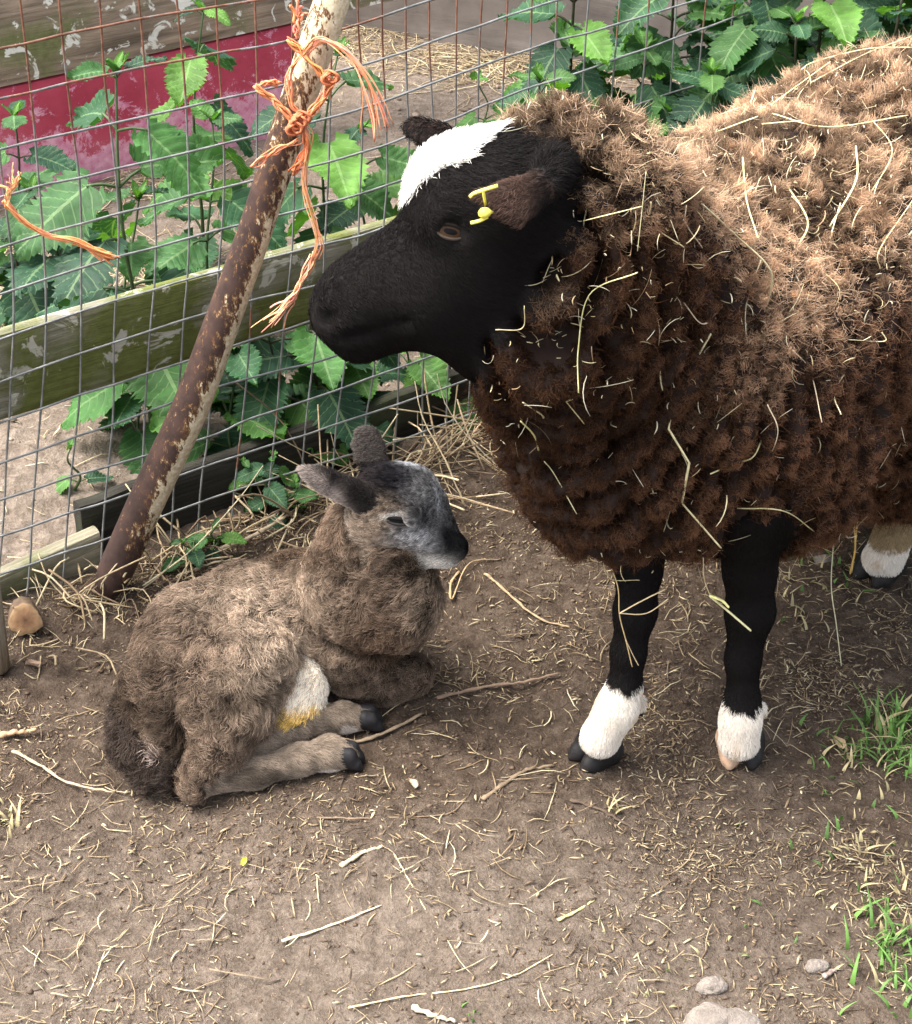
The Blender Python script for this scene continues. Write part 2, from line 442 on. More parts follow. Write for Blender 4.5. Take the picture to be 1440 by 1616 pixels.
def m_ground():
    m, nt, b = mat_new('trodden_earth', .95, .12)
    v = objvec(nt); dry = attr(nt, 'col')  # red channel: how pale the soil is here
    n1 = noise(nt, v, 3.5, 6, .6); n2 = noise(nt, v, 45, 6, .7); n3 = noise(nt, v, 260, 4, .7)
    dark_soil = ramp(nt, n2, [(.3, (.034, .023, .016)), (.5, (.073, .052, .037)), (.72, (.124, .092, .068))])
    pale = ramp(nt, n2, [(.3, (.125, .096, .073)), (.5, (.20, .160, .127)), (.72, (.29, .24, .197))])
    sep = nt.nodes.new('ShaderNodeSeparateColor'); nt.links.new(dry, sep.inputs[0])
    ad = nt.nodes.new('ShaderNodeMath'); ad.operation = 'MULTIPLY_ADD'; ad.inputs[1].default_value = .55; nt.links.new(n1, ad.inputs[0]); nt.links.new(sep.outputs[0], ad.inputs[2])
    k = ramp(nt, ad.outputs[0], [(.28, 0.), (.95, 1.)])
    c = mix(nt, k, dark_soil, pale)
    c = mix(nt, 1.0, c, ramp(nt, n3, [(.3, .72), (.7, 1.25)]), 'MULTIPLY')
    fl = ramp(nt, noise(nt, v, 170, 2, .5, 1.5), [(.70, 0.), (.74, 1.)]); c = mix(nt, fl, c, (.34, .27, .19))
    nt.links.new(c, b.inputs['Base Color'])
    h = nt.nodes.new('ShaderNodeMath'); h.operation = 'MULTIPLY_ADD'; h.inputs[1].default_value = .4; nt.links.new(n3, h.inputs[0]); nt.links.new(n2, h.inputs[2])
    bump(nt, b, h.outputs[0], .9, .012); return m
M['ground'] = m_ground()
def m_simple(name, col, rough, spec):
    m, nt, b = mat_new(name, rough, spec)
    n = noise(nt, objvec(nt), 80, 3); nt.links.new(ramp(nt, n, [(.3, tuple(x*.8 for x in col)), (.7, tuple(min(1, x*1.2) for x in col))]), b.inputs['Base Color'])
    return m
M['eye'] = m_simple('wet_dark_eye', (.010, .007, .005), .06, .8)
M['tagy'] = m_simple('yellow_plastic', (.72, .66, .10), .4, .4)
M['stone'] = m_simple('pale_stone', (.24, .205, .175), .9, .15)
_nt = M['stone'].node_tree; bump(_nt, _nt.nodes['Principled BSDF'], noise(_nt, objvec(_nt), 140, 6, .7), .9, .006)
# ------------------------------------------------------------------ ground
def gz(x, y):
    x = np.asarray(x, float); y = np.asarray(y, float); p = np.stack([x.ravel(), y.ravel(), 0*x.ravel()], 1)
    near = sstep(4.5, 3.2, p[:, 1])*sstep(2.0, 1.2, np.abs(p[:, 0]))
    h = .010*vnoise(p, .35, 3)+.0045*vnoise(p, .09, 4)+.0042*vnoise(p, .03, 5)+.0026*np.abs(vnoise(p, .014, 6))*2
    calm = .5+.5*sstep(1.25, 1.5, p[:, 1])
    smooth = 1-.6*sstep(2.2, 2.6, p[:, 1])
    return (h*near*calm*smooth).reshape(x.shape)
def paleness(x, y):  # soil tone: paler beyond the wire and at the front left
    s = (np.asarray(x)+.52)*-.57+(np.asarray(y)-1.885)*.82            # distance beyond the wire
    d = .62*sstep(-.02, .10, s)+.34*sstep(1.62, 1.30, y)*sstep(.75, .0, x)
    d = d-.30*np.exp(-(((x-.55)/.5)**2+((y-3.55)/.25)**2))
    return d
def axis_steps(lo, a, b, hi, fine, n):
    m = np.arange(a, b, fine*.8); g = np.geomspace(1, 1+abs(hi-b), n)-1; g2 = np.geomspace(1, 1+abs(a-lo), n)-1
    return np.concatenate([(a-g2[1:])[::-1], m, b+g])
gx = axis_steps(-60, -1.0, 1.15, 60, .006, 40); gy = axis_steps(-10, .95, 2.5, 120, .006, 70)
GX, GY = np.meshgrid(gx, gy, indexing='ij'); GZ = gz(GX, GY)
V = np.stack([GX, GY, GZ], -1).reshape(-1, 3); ny = len(gy)
i = (np.arange(len(gx)-1)[:, None]*ny+np.arange(ny-1)[None, :]).ravel()
Q = np.stack([i, i+ny, i+ny+1, i+1], 1)
dc = paleness(V[:, 0], V[:, 1])
tag(link('ground', np_mesh('ground', V, Q, True, np.stack([dc, dc, dc], 1)), M['ground']), kind='structure')

# ------------------------------------------------------------------ the wire panel
GRID = {0:{0:(42,67),1:(101,54),2:(161,41),3:(222,29),4:(283,18),5:(344,10),6:(403,0)},
  1:{0:(48.6,144),1:(108,130.5),2:(167,118),3:(229,105.5),4:(289,93),5:(347,80.5),6:(407,73),7:(461,63),8:(524,50),9:(567,37),10:(604,26),11:(640,11)},
  2:{-1:(1,236),0:(57,221),1:(115,207),2:(176,193),3:(236,180.5),4:(294,167),5:(350.5,155),6:(409,143),9:(571,107),10:(607,94),11:(641.6,80.5),12:(678,65),13:(716,50),14:(753.5,37.5),15:(793,25),16:(833,13.5),17:(875,4)},
  3:{0:(65,294),1:(125,280.5),2:(182.5,265),3:(241.6,250),4:(298.6,237.5),5:(353,224),8:(522,187.5),9:(571,176),10:(610,160),11:(644.5,144),12:(680.5,130.5),13:(717,114),14:(753,102),15:(793,89.6),16:(833,77),17:(875,67)},
  4:{-1:(17,386),0:(71.7,366.7),1:(130,351),2:(187,336),3:(246,321),4:(302,307),5:(355,293),7:(467,268),8:(522,257),9:(571,243),10:(611,229),11:(648.6,212.5),12:(685,193),13:(718,182),14:(755.6,165.6),15:(795,153),16:(832,142)},
  5:{-1:(21,457),0:(74,439),1:(131,421),2:(187.5,404),3:(246.6,390),4:(301,375),5:(353,357),7:(464,332),8:(519,321),9:(569,305.5),10:(611,290)},
  6:{-1:(22,528),0:(73.6,508),1:(130.5,490),2:(185.5,472),3:(244,457),4:(297,440),7:(461,396),8:(514,385),9:(568,371)},
  7:{-1:(19.4,596),0:(71.7,573.6),1:(128,557),2:(182,539),3:(239,521),4:(290,504),6:(400,472),7:(455.6,459.7),8:(510,447)},
  8:{-1:(17,661),0:(68,641.7),1:(126,622),2:(180.6,605.6),3:(235.6,587.5),4:(287.5,571),6:(396,535),7:(450,519)},
  9:{-1:(10,728),0:(63,707),1:(121,687.5),2:(178,669),3:(230.6,651),5:(334.7,611),6:(390,597),7:(444.4,583),8:(497,571)},
  10:{-1:(7,787.5),0:(57,769),1:(115,748.6),2:(172,733),5:(330.5,696),6:(383,660),7:(439,644),8:(490,628),9:(540,612.5),10:(589,594)},
  11:{0:(51,828),1:(110,808),2:(168,793),5:(323.6,735),6:(378,715),7:(432,700),8:(483,686),9:(533,668),10:(579,653),11:(628,637.5),12:(669,622)},
  12:{0:(48.6,889),1:(104,869),2:(164,854),5:(317,789),9:(528,726),11:(623.6,696)}}
FA = np.array([-.52, 1.885]); FD = nrm(np.array([.82, .57])); FN = np.array([-FD[1], FD[0]])   # FN points away from the pen
def on_sheet(px, py, off=0.0):
    """where the sight line meets the upright sheet of the fence, as (s along, z)"""
    d = raydir(px, py); t = (FA@FN+off)/(d[:2]@FN)
    return (d[:2]*t-FA-FN*off)@FD, CAM_H+d[2]*t
def sheet(s, z, off=0.0):
    p = FA+FD*s+FN*off; return np.array([p[0], p[1], z])
SZ = {(h, v): on_sheet(*p) for h, row in GRID.items() for v, p in row.items()}
def extend(x, y, xs, k=4):
    x = np.array(x); y = np.array(y); o = np.argsort(x); x = x[o]; y = y[o]
    lo = np.polyfit(x[:k], y[:k], 1); hi = np.polyfit(x[-k:], y[-k:], 1)
    return np.where(xs < x[0], y[0]+lo[0]*(xs-x[0]), np.where(xs > x[-1], y[-1]+hi[0]*(xs-x[-1]), np.interp(xs, x, y)))
panel = thing('wire_panel', 'rusty square mesh wire panel running behind the lamb and the leaning iron pole', 'fence')
rw = np.random.default_rng(3)
def wire(pts, name, rusty, r=.00135):
    P = np.array(pts); P = spline(P, len(P)*3)
    V, Qq, T = tube_vf(P, r, 6)
    n = len(P); ru = np.clip(rusty(P)+rw.normal(0, .06), 0, 1); c = np.repeat(ru, 6); c = np.r_[c, ru[0], ru[-1]]
    mb = MB(); mb.add(V, Qq, T, np.stack([c]*3, 1)); return mb.build(name, M['wire'], panel)
zs = np.linspace(0.0, .80, 26)
VS = {}
hsp = .0508
for v in range(-3, 24):
    ks = [k for k in SZ if k[1] == v]
    if len(ks) >= 4:
        z = [SZ[k][1] for k in ks]; s = [SZ[k][0] for k in ks]
        so = extend(z, s, zs, 5); so = np.clip(so, np.mean(s)-.12, np.mean(s)+.12)
    elif len(ks) >= 2:
        s = np.mean([SZ[k][0] for k in ks]); so = s+.03*(zs-.4)
    else: so = None
    VS[v] = so
base = VS[-1] if VS[-1] is not None else VS[0]
for v in (-2, -3): VS[v] = VS[v+1]-.052 if VS[v] is None else VS[v]
for v in range(12, 24):
    if VS[v] is None: VS[v] = VS[v-1]+.05
for v in range(-3, 24):
    so = VS[v]; off = .0017+rw.normal(0, .0004)
    wob = .0012*np.sin(zs*23+v*1.7)
    hi = .30 if v < 9 else .42; a = rw.random()
    wire([sheet(s+wb, z, off) for s, z, wb in zip(so, zs, wob)], 'upright_wire',
         lambda P, a=a, v=v: .12+.50*sstep(.40, .62, P[:, 2]+.10*(a-.5))+(.25 if v in (0, 6, 7, -1, 15, 14) else 0)*(P[:, 2] < .45))
for h in range(-2, 13):
    ks = [k for k in SZ if k[0] == h]
    if ks:
        s = [SZ[k][0] for k in ks]; z = [SZ[k][1] for k in ks]
        xs = np.concatenate([np.arange(-.20, min(s), .05), np.sort(s), np.arange(max(s)+.05, 1.25, .05)])
        zz = extend(s, z, xs, 5); pf = np.polyfit(s, z, min(3, len(s)-1)); ins = (xs >= min(s)) & (xs <= max(s)); zz[ins] = .4*zz[ins]+.6*np.polyval(pf, xs[ins])
        far = xs > max(s); zz[far] = zz[far]*1.0
        if h >= 5: 
            m = xs > max(s); sl = (.045 if h < 8 else .02); zl = zz[~m][-1]; zz[m] = zl+sl*(xs[m]-max(s))
        H0 = (xs, zz) if h == 0 else (H0 if h > 0 else None)
        pts = [sheet(a, b, -.0017+.0010*math.sin(a*61+h)) for a, b in zip(xs, zz)]
        wire(pts, 'level_wire', lambda P, h=h: (.52 if h <= 0 else .40 if h == 1 else .20 if h < 4 else .14)*np.ones(len(P)), .0014)
# two more level wires above the picture's edge on the left
xs, zz = H0
for kk in (1, 2):
    wire([sheet(a, b+.053*kk, -.0017) for a, b in zip(xs, zz)], 'level_wire', lambda P: .5*np.ones(len(P)), .0014)

# ------------------------------------------------------------------ boards and posts
def board(name, mat, p00, p10, p01, p11, thick, back, parent=None, n=40, rough=.0015, seed=0, jag=.0):
    """front face corners (left-bottom, right-bottom, left-top, right-top), thickness vector = back*thick"""
    p00, p10, p01, p11, back = [np.asarray(a, float) for a in (p00, p10, p01, p11, back)]
    rs = np.random.default_rng(seed); m = 9
    s = np.linspace(0, 1, n); t = np.linspace(0, 1, m)
    L = np.linalg.norm(p10-p00); Wd = np.linalg.norm(p01-p00)
    def face(sg, tg, dep):
        q = (1-sg)*(1-tg)*p00+sg*(1-tg)*p10+(1-sg)*tg*p01+sg*tg*p11
        return q+back*dep
    # ring of the cross-section: front (t 0..1), top, back, bottom, slightly rounded
    ring = [(tt, 0) for tt in t]+[(1, thick*.33), (1, thick*.66)]+[(tt, thick) for tt in t[::-1]]+[(0, thick*.66), (0, thick*.33)]
    k = len(ring); V = []; U = []
    up = nrm(p01-p00)
    for i, si in enumerate(s):
        for j, (tt, dd) in enumerate(ring):
            rr = .0025 if (tt in (0, 1) and dd in (0, thick)) else 0
            q = face(si, tt, dd)
            if rr: q = q+up*(rr if tt == 0 else -rr)+back*(rr if dd == 0 else -rr)
            nz = fbm(np.array([[si*L*2.5, tt*Wd*14, dd*14+seed]]), .5, 2, seed)[0]
            q = q-back*nz*rough+up*(jag*vnoise(np.array([[si*L, 0, seed*3.1]]), .05, 5)[0] if tt == 1 else 0)
            V.append(q); U.append((si*L+seed*1.37, tt*Wd+dd, 0))
    V = np.array(V); U = np.array(U)
    ii = np.arange(n-1)[:, None]*k; jj = np.arange(k)[None, :]; j2 = (jj+1) % k
    Qd = np.stack([ii+jj, ii+k+jj, ii+k+j2, ii+j2], -1).reshape(-1, 4)
    c0 = V[:k].mean(0); c1 = V[-k:].mean(0); V = np.vstack([V, c0, c1]); U = np.vstack([U, U[0], U[-1]])
    T = []
    for j in range(k):
        T.append((n*k, j, (j+1) % k)); T.append((n*k+1, (n-1)*k+(j+1) % k, (n-1)*k+j))
    mb = MB(); mb.add(V, Qd, np.array(T), uv=U); o = mb.build(name, mat, parent, True)
    md = o.modifiers.new('edge', 'EDGE_SPLIT'); md.split_angle = math.radians(40); return o
FN3 = np.array([FN[0], FN[1], 0])
def sheet_px(px, py, off): s, z = on_sheet(px, py, off); return s, z
def fit_board(top, bot, off, s0, s1):
    a = np.array([on_sheet(*p, off) for p in top]); b = np.array([on_sheet(*p, off) for p in bot])
    ta = np.polyfit(a[:, 0], a[:, 1], 1); tb = np.polyfit(b[:, 0], b[:, 1], 1)
    return [sheet(s0, np.polyval(tb, s0), off), sheet(s1, np.polyval(tb, s1), off), sheet(s0, np.polyval(ta, s0), off), sheet(s1, np.polyval(ta, s1), off)]
tf = thing('timber_fence', 'old timber fence with a mossy green rail and low boards behind the wire mesh', 'fence')
board('rail', M['rail'], *fit_board([(0, 530), (130, 490), (239, 459), (337, 429), (408, 408), (572, 368)], [(17, 664), (125, 628), (278, 583), (355, 556), (489, 517)], .012, -.16, 1.2), .022, FN3, tf, 60, .002, 1)
sB, _ = on_sheet(158, 850, .02); sC, _ = on_sheet(139, 800, .02)
kb = fit_board([(10, 905), (155, 841)], [(10, 960), (155, 900)], .016, -.14, sB)
kb[0][2] = kb[1][2] = -.03
board('kickboard', M['kick'], *kb, .024, FN3, tf, 30, .002, 2)
kb2 = fit_board([(139, 792), (280, 745), (400, 708), (600, 634)], [(139, 900), (600, 740)], .046, sC, 1.2)
kb2[0][2] = kb2[1][2] = -.03
tag(board('kickboard', M['stump'], *kb2, .022, FN3, tf, 50, .003, 3, .006), 'rotten board, dark with painted shade')
pz = atZ(-9, 1052, 0)
mbp = [pz+np.array([0, 0, 0]), pz+np.array([.013, .0, .40]), pz+np.array([.036, 0, .80])]
V_, Q_, T_ = tube_vf(spline(mbp, 14), .019, 12); U_ = np.zeros((len(V_), 3)); U_[:, 0] = V_[:, 2]; U_[:, 1] = np.arctan2(V_[:, 1]-pz[1], V_[:, 0]-pz[0])*.02
mb = MB(); mb.add(V_, Q_, T_, uv=U_); mb.build('post', M['post'], tf)
# planter boards beyond
UP = np.array([0, 0, 1.])
def gboard(name, mat, pa, pb, z0, z1, thick, fwd, seed, label, cat, ext0=0, ext1=0, n=50, rough=.002):
    a = atZ(*pa, 0); b = atZ(*pb, 0); d = nrm(b-a); a = a-d*ext0; b = b+d*ext1; bk = np.array([-d[1], d[0], 0])
    a = a-bk*fwd; b = b-bk*fwd
    return tag(board(name, mat, a+UP*z0, b+UP*z0, a+UP*z1, b+UP*z1, thick, bk, None, n, rough, seed), label, cat)
gboard('painted_board', M['red'], (0, 325), (455, 210), -.01, .205, .03, 0, 5, 'red painted board with pink flaking patches standing on edge beyond the mesh', 'board', .5, .03)
gboard('sleeper', M['sleeper'], (0, 325), (455, 210), .206, .48, .10, .004, 6, 'weathered timber sleeper with white lichen resting on the red board', 'timber', .5, .30, 60, .004)
gboard('grey_board', M['greyboard'], (556, 46), (940, 108), -.01, .6, .04, 0, 7, 'plain grey brown board behind the nettles in the top corner', 'board', .25, 1.3, 50, .0008)

# ------------------------------------------------------------------ the leaning iron pole
pc = [(163, 945), (232, 790), (300, 645), (352, 505), (400, 372), (440, 250), (480, 130), (528, -10), (560, -110)]
Yb, Yt = atZ(165, 935, 0)[1], 2.045
PP = []
for k, (px, py) in enumerate(pc):
    f = (935-py)/(935.+10); PP.append(atY(px, py, Yb+(Yt-Yb)*f))
PP = spline(PP, 60)
th = np.linspace(0, 1, 60)
rad = .0213*(1+.04*np.sin(th*9))*(1-.16*th**2)*np.where(th < .03, .55+th*15, 1)
Vp, Qp, Tp = tube_vf(PP, rad, 28)
Up = np.zeros((len(Vp), 3)); ang = np.tile(np.arange(28)/28*2*math.pi, 60)
tp = np.repeat(th, 28)
cen = PP[np.minimum(np.repeat(np.arange(60), 28), 59)]
rel = nrm(Vp[:60*28]-cen); rt = rel@np.array([1., 0, 0]); 
wt = .14+.36*sstep(.62, .80, tp)+.10*sstep(.0, .9, rt)+.42*np.exp(-((tp-.20)/.10)**2)*sstep(-.05, .6, rt)+.16*sstep(.3, .9, rt)*sstep(.2, .5, tp)+.30*sstep(.45, .8, rt)*sstep(.08, .16, tp)*(1-sstep(.45, .65, tp))-.12*sstep(.1, -.6, rt)*(tp < .6)-.25*(tp < .08)
wt += .10*sstep(.9, 1., tp)
Up[:60*28, 0] = tp; Up[:60*28, 1] = ang; Up[:60*28, 2] = wt
mb = MB(); mb.add(Vp, Qp, Tp, uv=Up)
tag(mb.build('iron_pole', M['rust'], None), 'rusty iron pole with flaking cream paint leaning on the wire mesh', 'pole')
# ------------------------------------------------------------------ baling twine
rt_ = np.random.default_rng(21)
def strand_bundle(mb, pts, width, n=6, spread=1.0, frayed=0, r=.0009, col=(.62, .20, .09), seg=22):
    """pts in 3-D; several flat strands running together, spreading at the end if frayed"""
    P = spline(pts, seg); t = np.linspace(0, 1, seg)
    for k in range(n):
        width = width*(1.35 if k == 0 else 1); o = rt_.normal(0, width, 3); w2 = rt_.uniform(.6, 1.4)
        ph = rt_.uniform(0, 6.28, 3)
        Z = P+o*(.6+.4*np.sin(t[:, None]*7*spread+ph))+width*.5*np.sin(t[:, None]*15+ph)
        if frayed: Z = Z+(rt_.normal(0, frayed, 3)*(t[:, None]**3))
        c = np.array(col)*rt_.uniform(.7, 1.25)*np.array([1, rt_.uniform(.9, 1.25), rt_.uniform(.8, 1.3)])
        V, Qq, T = tube_vf(Z, 1.5*r*w2, 4, True, .5); mb.add(V, Qq, T, c*np.array((1.25, 1.3, 1.3)))
def poleY(py, off=-.03):
    f = (935-py)/945.; return Yb+(Yt-Yb)*f+off
def tw(pts, off=-.030): return [atY(x, y, poleY(y, off)) for x, y in pts]
mb = MB()
strand_bundle(mb, tw([(455, 62), (480, 85), (505, 115), (522, 130)], -.034), .0022, 9, r=.0013)
strand_bundle(mb, tw([(522, 125), (514, 150), (495, 175), (480, 190), (470, 197)], -.034), .002, 8, r=.0012)
strand_bundle(mb, tw([(405, 138), (430, 155), (450, 175), (470, 200)], -.032), .002, 9, r=.0013)
strand_bundle(mb, tw([(408, 134), (425, 130), (442, 130)], -.02), .0015, 6, r=.0012)
strand_bundle(mb, tw([(495, 70), (475, 88), (461, 110), (459, 140), (463, 165), (474, 180)], -.036), .0016, 6, r=.0011)
strand_bundle(mb, tw([(478, 85), (500, 66), (520, 66), (548, 85), (572, 120), (588, 165), (594, 205)], -.035), .0018, 11, frayed=.009, r=.0009, col=(.70, .27, .14))
strand_bundle(mb, tw([(528, 122), (515, 148), (500, 172), (478, 195)], -.036), .002, 7, r=.0011)
strand_bundle(mb, tw([(470, 190), (480, 210), (485, 235), (474, 255), (463, 272)], -.036), .002, 9, r=.0013, col=(.52, .13, .06))
strand_bundle(mb, tw([(397, 262), (420, 246), (445, 232), (470, 222)], -.032), .0016, 7, r=.0011)
strand_bundle(mb, tw([(470, 60), (472, 35), (474, 12)], .01), .0018, 9, frayed=.006, r=.0009, col=(.5, .16, .1))
strand_bundle(mb, tw([(472, 190), (486, 215), (482, 250), (480, 285), (486, 320), (498, 360), (502, 385), (495, 410)], -.038), .0014, 8, r=.0009, col=(.66, .26, .14))
strand_bundle(mb, tw([(497, 400), (485, 430), (468, 460), (455, 480), (430, 505)], -.036), .0026, 14, frayed=.007, r=.0007, col=(.68, .30, .17))
for c in [(472, 192), (478, 186), (522, 122), (466, 202)]:
    a = atY(c[0], c[1], poleY(c[1], -.040))
    th2 = np.linspace(0, 5.5, 14)
    for k in range(4):
        rr = .006+.0012*k; z = np.stack([a[0]+rr*np.cos(th2+k), a[1]+.004*np.sin(th2*2+k)-.001, a[2]+rr*.8*np.sin(th2+k)], 1)
        V, Qq, T = tube_vf(z, .0015, 5); mb.add(V, Qq, T, np.array((.60, .18, .08))*rt_.uniform(.75, 1.15))
tag(mb.build('baling_twine', M['twine'], None), 'frayed orange baling twine knotted round the iron pole with a long hanging end', 'twine')
mb = MB()
def tf_(pts, off): return [sheet(*on_sheet(x, y, off), off) for x, y in pts]
strand_bundle(mb, tf_([(12, 322), (40, 352), (75, 372), (115, 380), (150, 395), (176, 408)], -.012), .0016, 16, frayed=.0035, r=.0012, col=(.80, .32, .14))
strand_bundle(mb, tf_([(11, 326), (14, 305), (22, 292), (24, 280)], -.012), .0015, 12, frayed=.008, r=.0008, col=(.80, .36, .18))
strand_bundle(mb, tf_([(6, 318), (12, 326), (20, 330)], -.008), .001, 8, r=.0012, col=(.72, .26, .1))
tag(mb.build('baling_twine', M['twine'], None), 'short orange twine end tied to the mesh by the left post', 'twine')

# ------------------------------------------------------------------ nettles
rn = np.random.default_rng(5)
def leaf_geo(base, tip, up, width, droop, col, cup=.15, seed=0):
    """serrated nettle leaf from base to tip; up = rough face normal"""
    base = np.asarray(base, float); tip = np.asarray(tip, float); L = np.linalg.norm(tip-base)
    X = (tip-base)/L; Zn = nrm(up-X*np.dot(up, X)); Yn = np.cross(Zn, X)
    nt_ = 15; nu = nt_*2+1; ss = np.array([-1, -.8, -.6, -.4, -.2, 0, .2, .4, .6, .8, 1.])
    u = np.linspace(0, 1, nu)
    wprof = ((u+.035)**.42)*((1.0-u)**.80)*1.62
    wprof = np.maximum(wprof, .0)*(width/2)
    tooth = np.where(np.arange(nu) % 2 == 1, 1.09, .89); tooth[0] = .6; tooth[-1] = 0
    fw = np.where(np.arange(nu) % 2 == 1, .022, 0.)
    U, S = np.meshgrid(u, ss, indexing='ij')
    a = np.abs(S); edge = sstep(.4, 1., a)
    wid = wprof[:, None]*(1+(tooth[:, None]-1)*edge)
    x = U*L+fw[:, None]*L*edge-.07*L*a*(1-U)**3*0+L*(-.10)*(a**1.5)*np.exp(-(U/.10)**2)
    y = S*wid
    ph = U*8.5-a*1.6; puck = np.abs(np.sin(math.pi*ph))
    z = -.0055*(L/.08)*(1-puck)*sstep(.05, .3, a)*(1-.3*a)+cup*width*.5*(a**1.3)+.05*width*np.sin(U*9+seed*2)*a
    z = z-droop*L*(U**2)+.03*L*np.sin(U*6+seed)*S*.5
    mv = vnoise(np.stack([U.ravel()*3+seed, S.ravel()*2, 0*U.ravel()], 1), 1., 3).reshape(U.shape)
    z = z+.03*L*mv
    V = base+x[..., None]*X+y[..., None]*Yn+z[..., None]*Zn
    n2 = len(ss); i = (np.arange(nu-1)[:, None]*n2+np.arange(n2-1)[None, :]).ravel()
    Qd = np.stack([i, i+n2, i+n2+1, i+1], 1)
    vein = np.maximum(.9*(a < .1), .55*(puck < .35)*(a > .1)*(a < .9))
    uv = np.stack([U.ravel(), S.ravel(), vein.ravel()], 1)
    c = np.array(col)[None, :]*(1+.12*mv.ravel()[:, None])
    return V.reshape(-1, 3), Qd, c, uv
LEAFC = [(.032, .090, .040), (.026, .072, .038), (.045, .118, .038), (.022, .062, .034), (.055, .145, .038)]
YOUNG = [(.085, .20, .045), (.10, .22, .04), (.07, .17, .042)]
def nettle(base, height, lean, nodes, Lmax, label, young=.25, seed=0, azim=0., group='nettles growing along the fence', first=.18, top=True, cat='plant'):
    r = np.random.default_rng(seed+100)
    root = thing('nettle_plant', label, cat, group)
    b = np.asarray(base, float); lean = np.asarray(lean, float)
    zt = np.linspace(0, 1, 12)
    P = b+np.stack([lean[0]*zt**1.5, lean[1]*zt**1.5, height*zt], 1)+np.stack([.006*np.sin(zt*7+seed), .006*np.cos(zt*5+seed), 0*zt], 1)
    sm = MB(); V, Qq, T = tube_vf(P, np.linspace(.0032, .0015, 12)*(.6+height), 6)
    sc = (.035, .035, .018) if r.random() < .5 else (.05, .085, .03)
    sm.add(V, Qq, T, sc); lm = MB()
    az = azim
    for k in range(nodes):
        f = first+(1-first)*(k+.5*0)/max(nodes-1, 1); f = min(f, .985)
        p = np.array([np.interp(f, zt, P[:, c]) for c in range(3)])
        size = Lmax*1.14*(.62+.38*math.sin(math.pi*min(1, .25+.62*f)))*(1-.5*sstep(.84, 1.0, f))
        for sgn in (0, math.pi):
            a = az+sgn+r.normal(0, .25); d = np.array([math.cos(a), math.sin(a), 0])
            L = size*r.uniform(.8, 1.15)
            if L < .008: continue
            el = r.uniform(.1, .55)+(.5*sstep(.85, 1, f))
            pet = L*r.uniform(.30, .45)
            q = p+pet*(d*math.cos(el)+UP*math.sin(el))
            el2 = el-r.uniform(.25, 1.0)
            tip = q+L*(d*math.cos(el2)+UP*math.sin(el2))
            nup = nrm(UP*math.cos(el2)-d*math.sin(el2)+r.normal(0, .2, 3)+np.array([0, -.28, .1]))
            V, Qq, T = tube_vf(spline([p, (p+q)/2+UP*pet*.08, q], 5), .0011*(L/.07)+.0003, 5); sm.add(V, Qq, T, sc)
            c = YOUNG[r.integers(3)] if r.random() < young*(1.6 if f > .9 else .8) else LEAFC[r.integers(5)]
            c = np.array(c)*r.uniform(.65, 1.05)
            Vl, Ql, cl, ul = leaf_geo(q-(tip-q)*.03, tip, nup, L*r.uniform(.86, 1.1), r.uniform(.05, .28), c, r.uniform(-.1, .3), r.uniform(0, 9))
            lm.add(Vl, Ql, None, cl, ul)
        az += math.pi/2+r.normal(0, .2)
    if top:
        for k in range(4):
            a = r.uniform(0, 6.28); d = np.array([math.cos(a)*.6, math.sin(a)*.6, .8]); L = Lmax*.28
            V_, Q_, c_, u_ = leaf_geo(P[-1], P[-1]+d*L, nrm(UP+d*-.5), L*.6, .1, YOUNG[k % 3], .3, k); lm.add(V_, Q_, None, c_, u_)
    sm.build('stem', M['stem'], root); lm.build('foliage', M['leaf'], root)
    return root
def nz(px, py, z=0): p = atZ(px, py, z); p[2] = gz(p[0], p[1]); return p
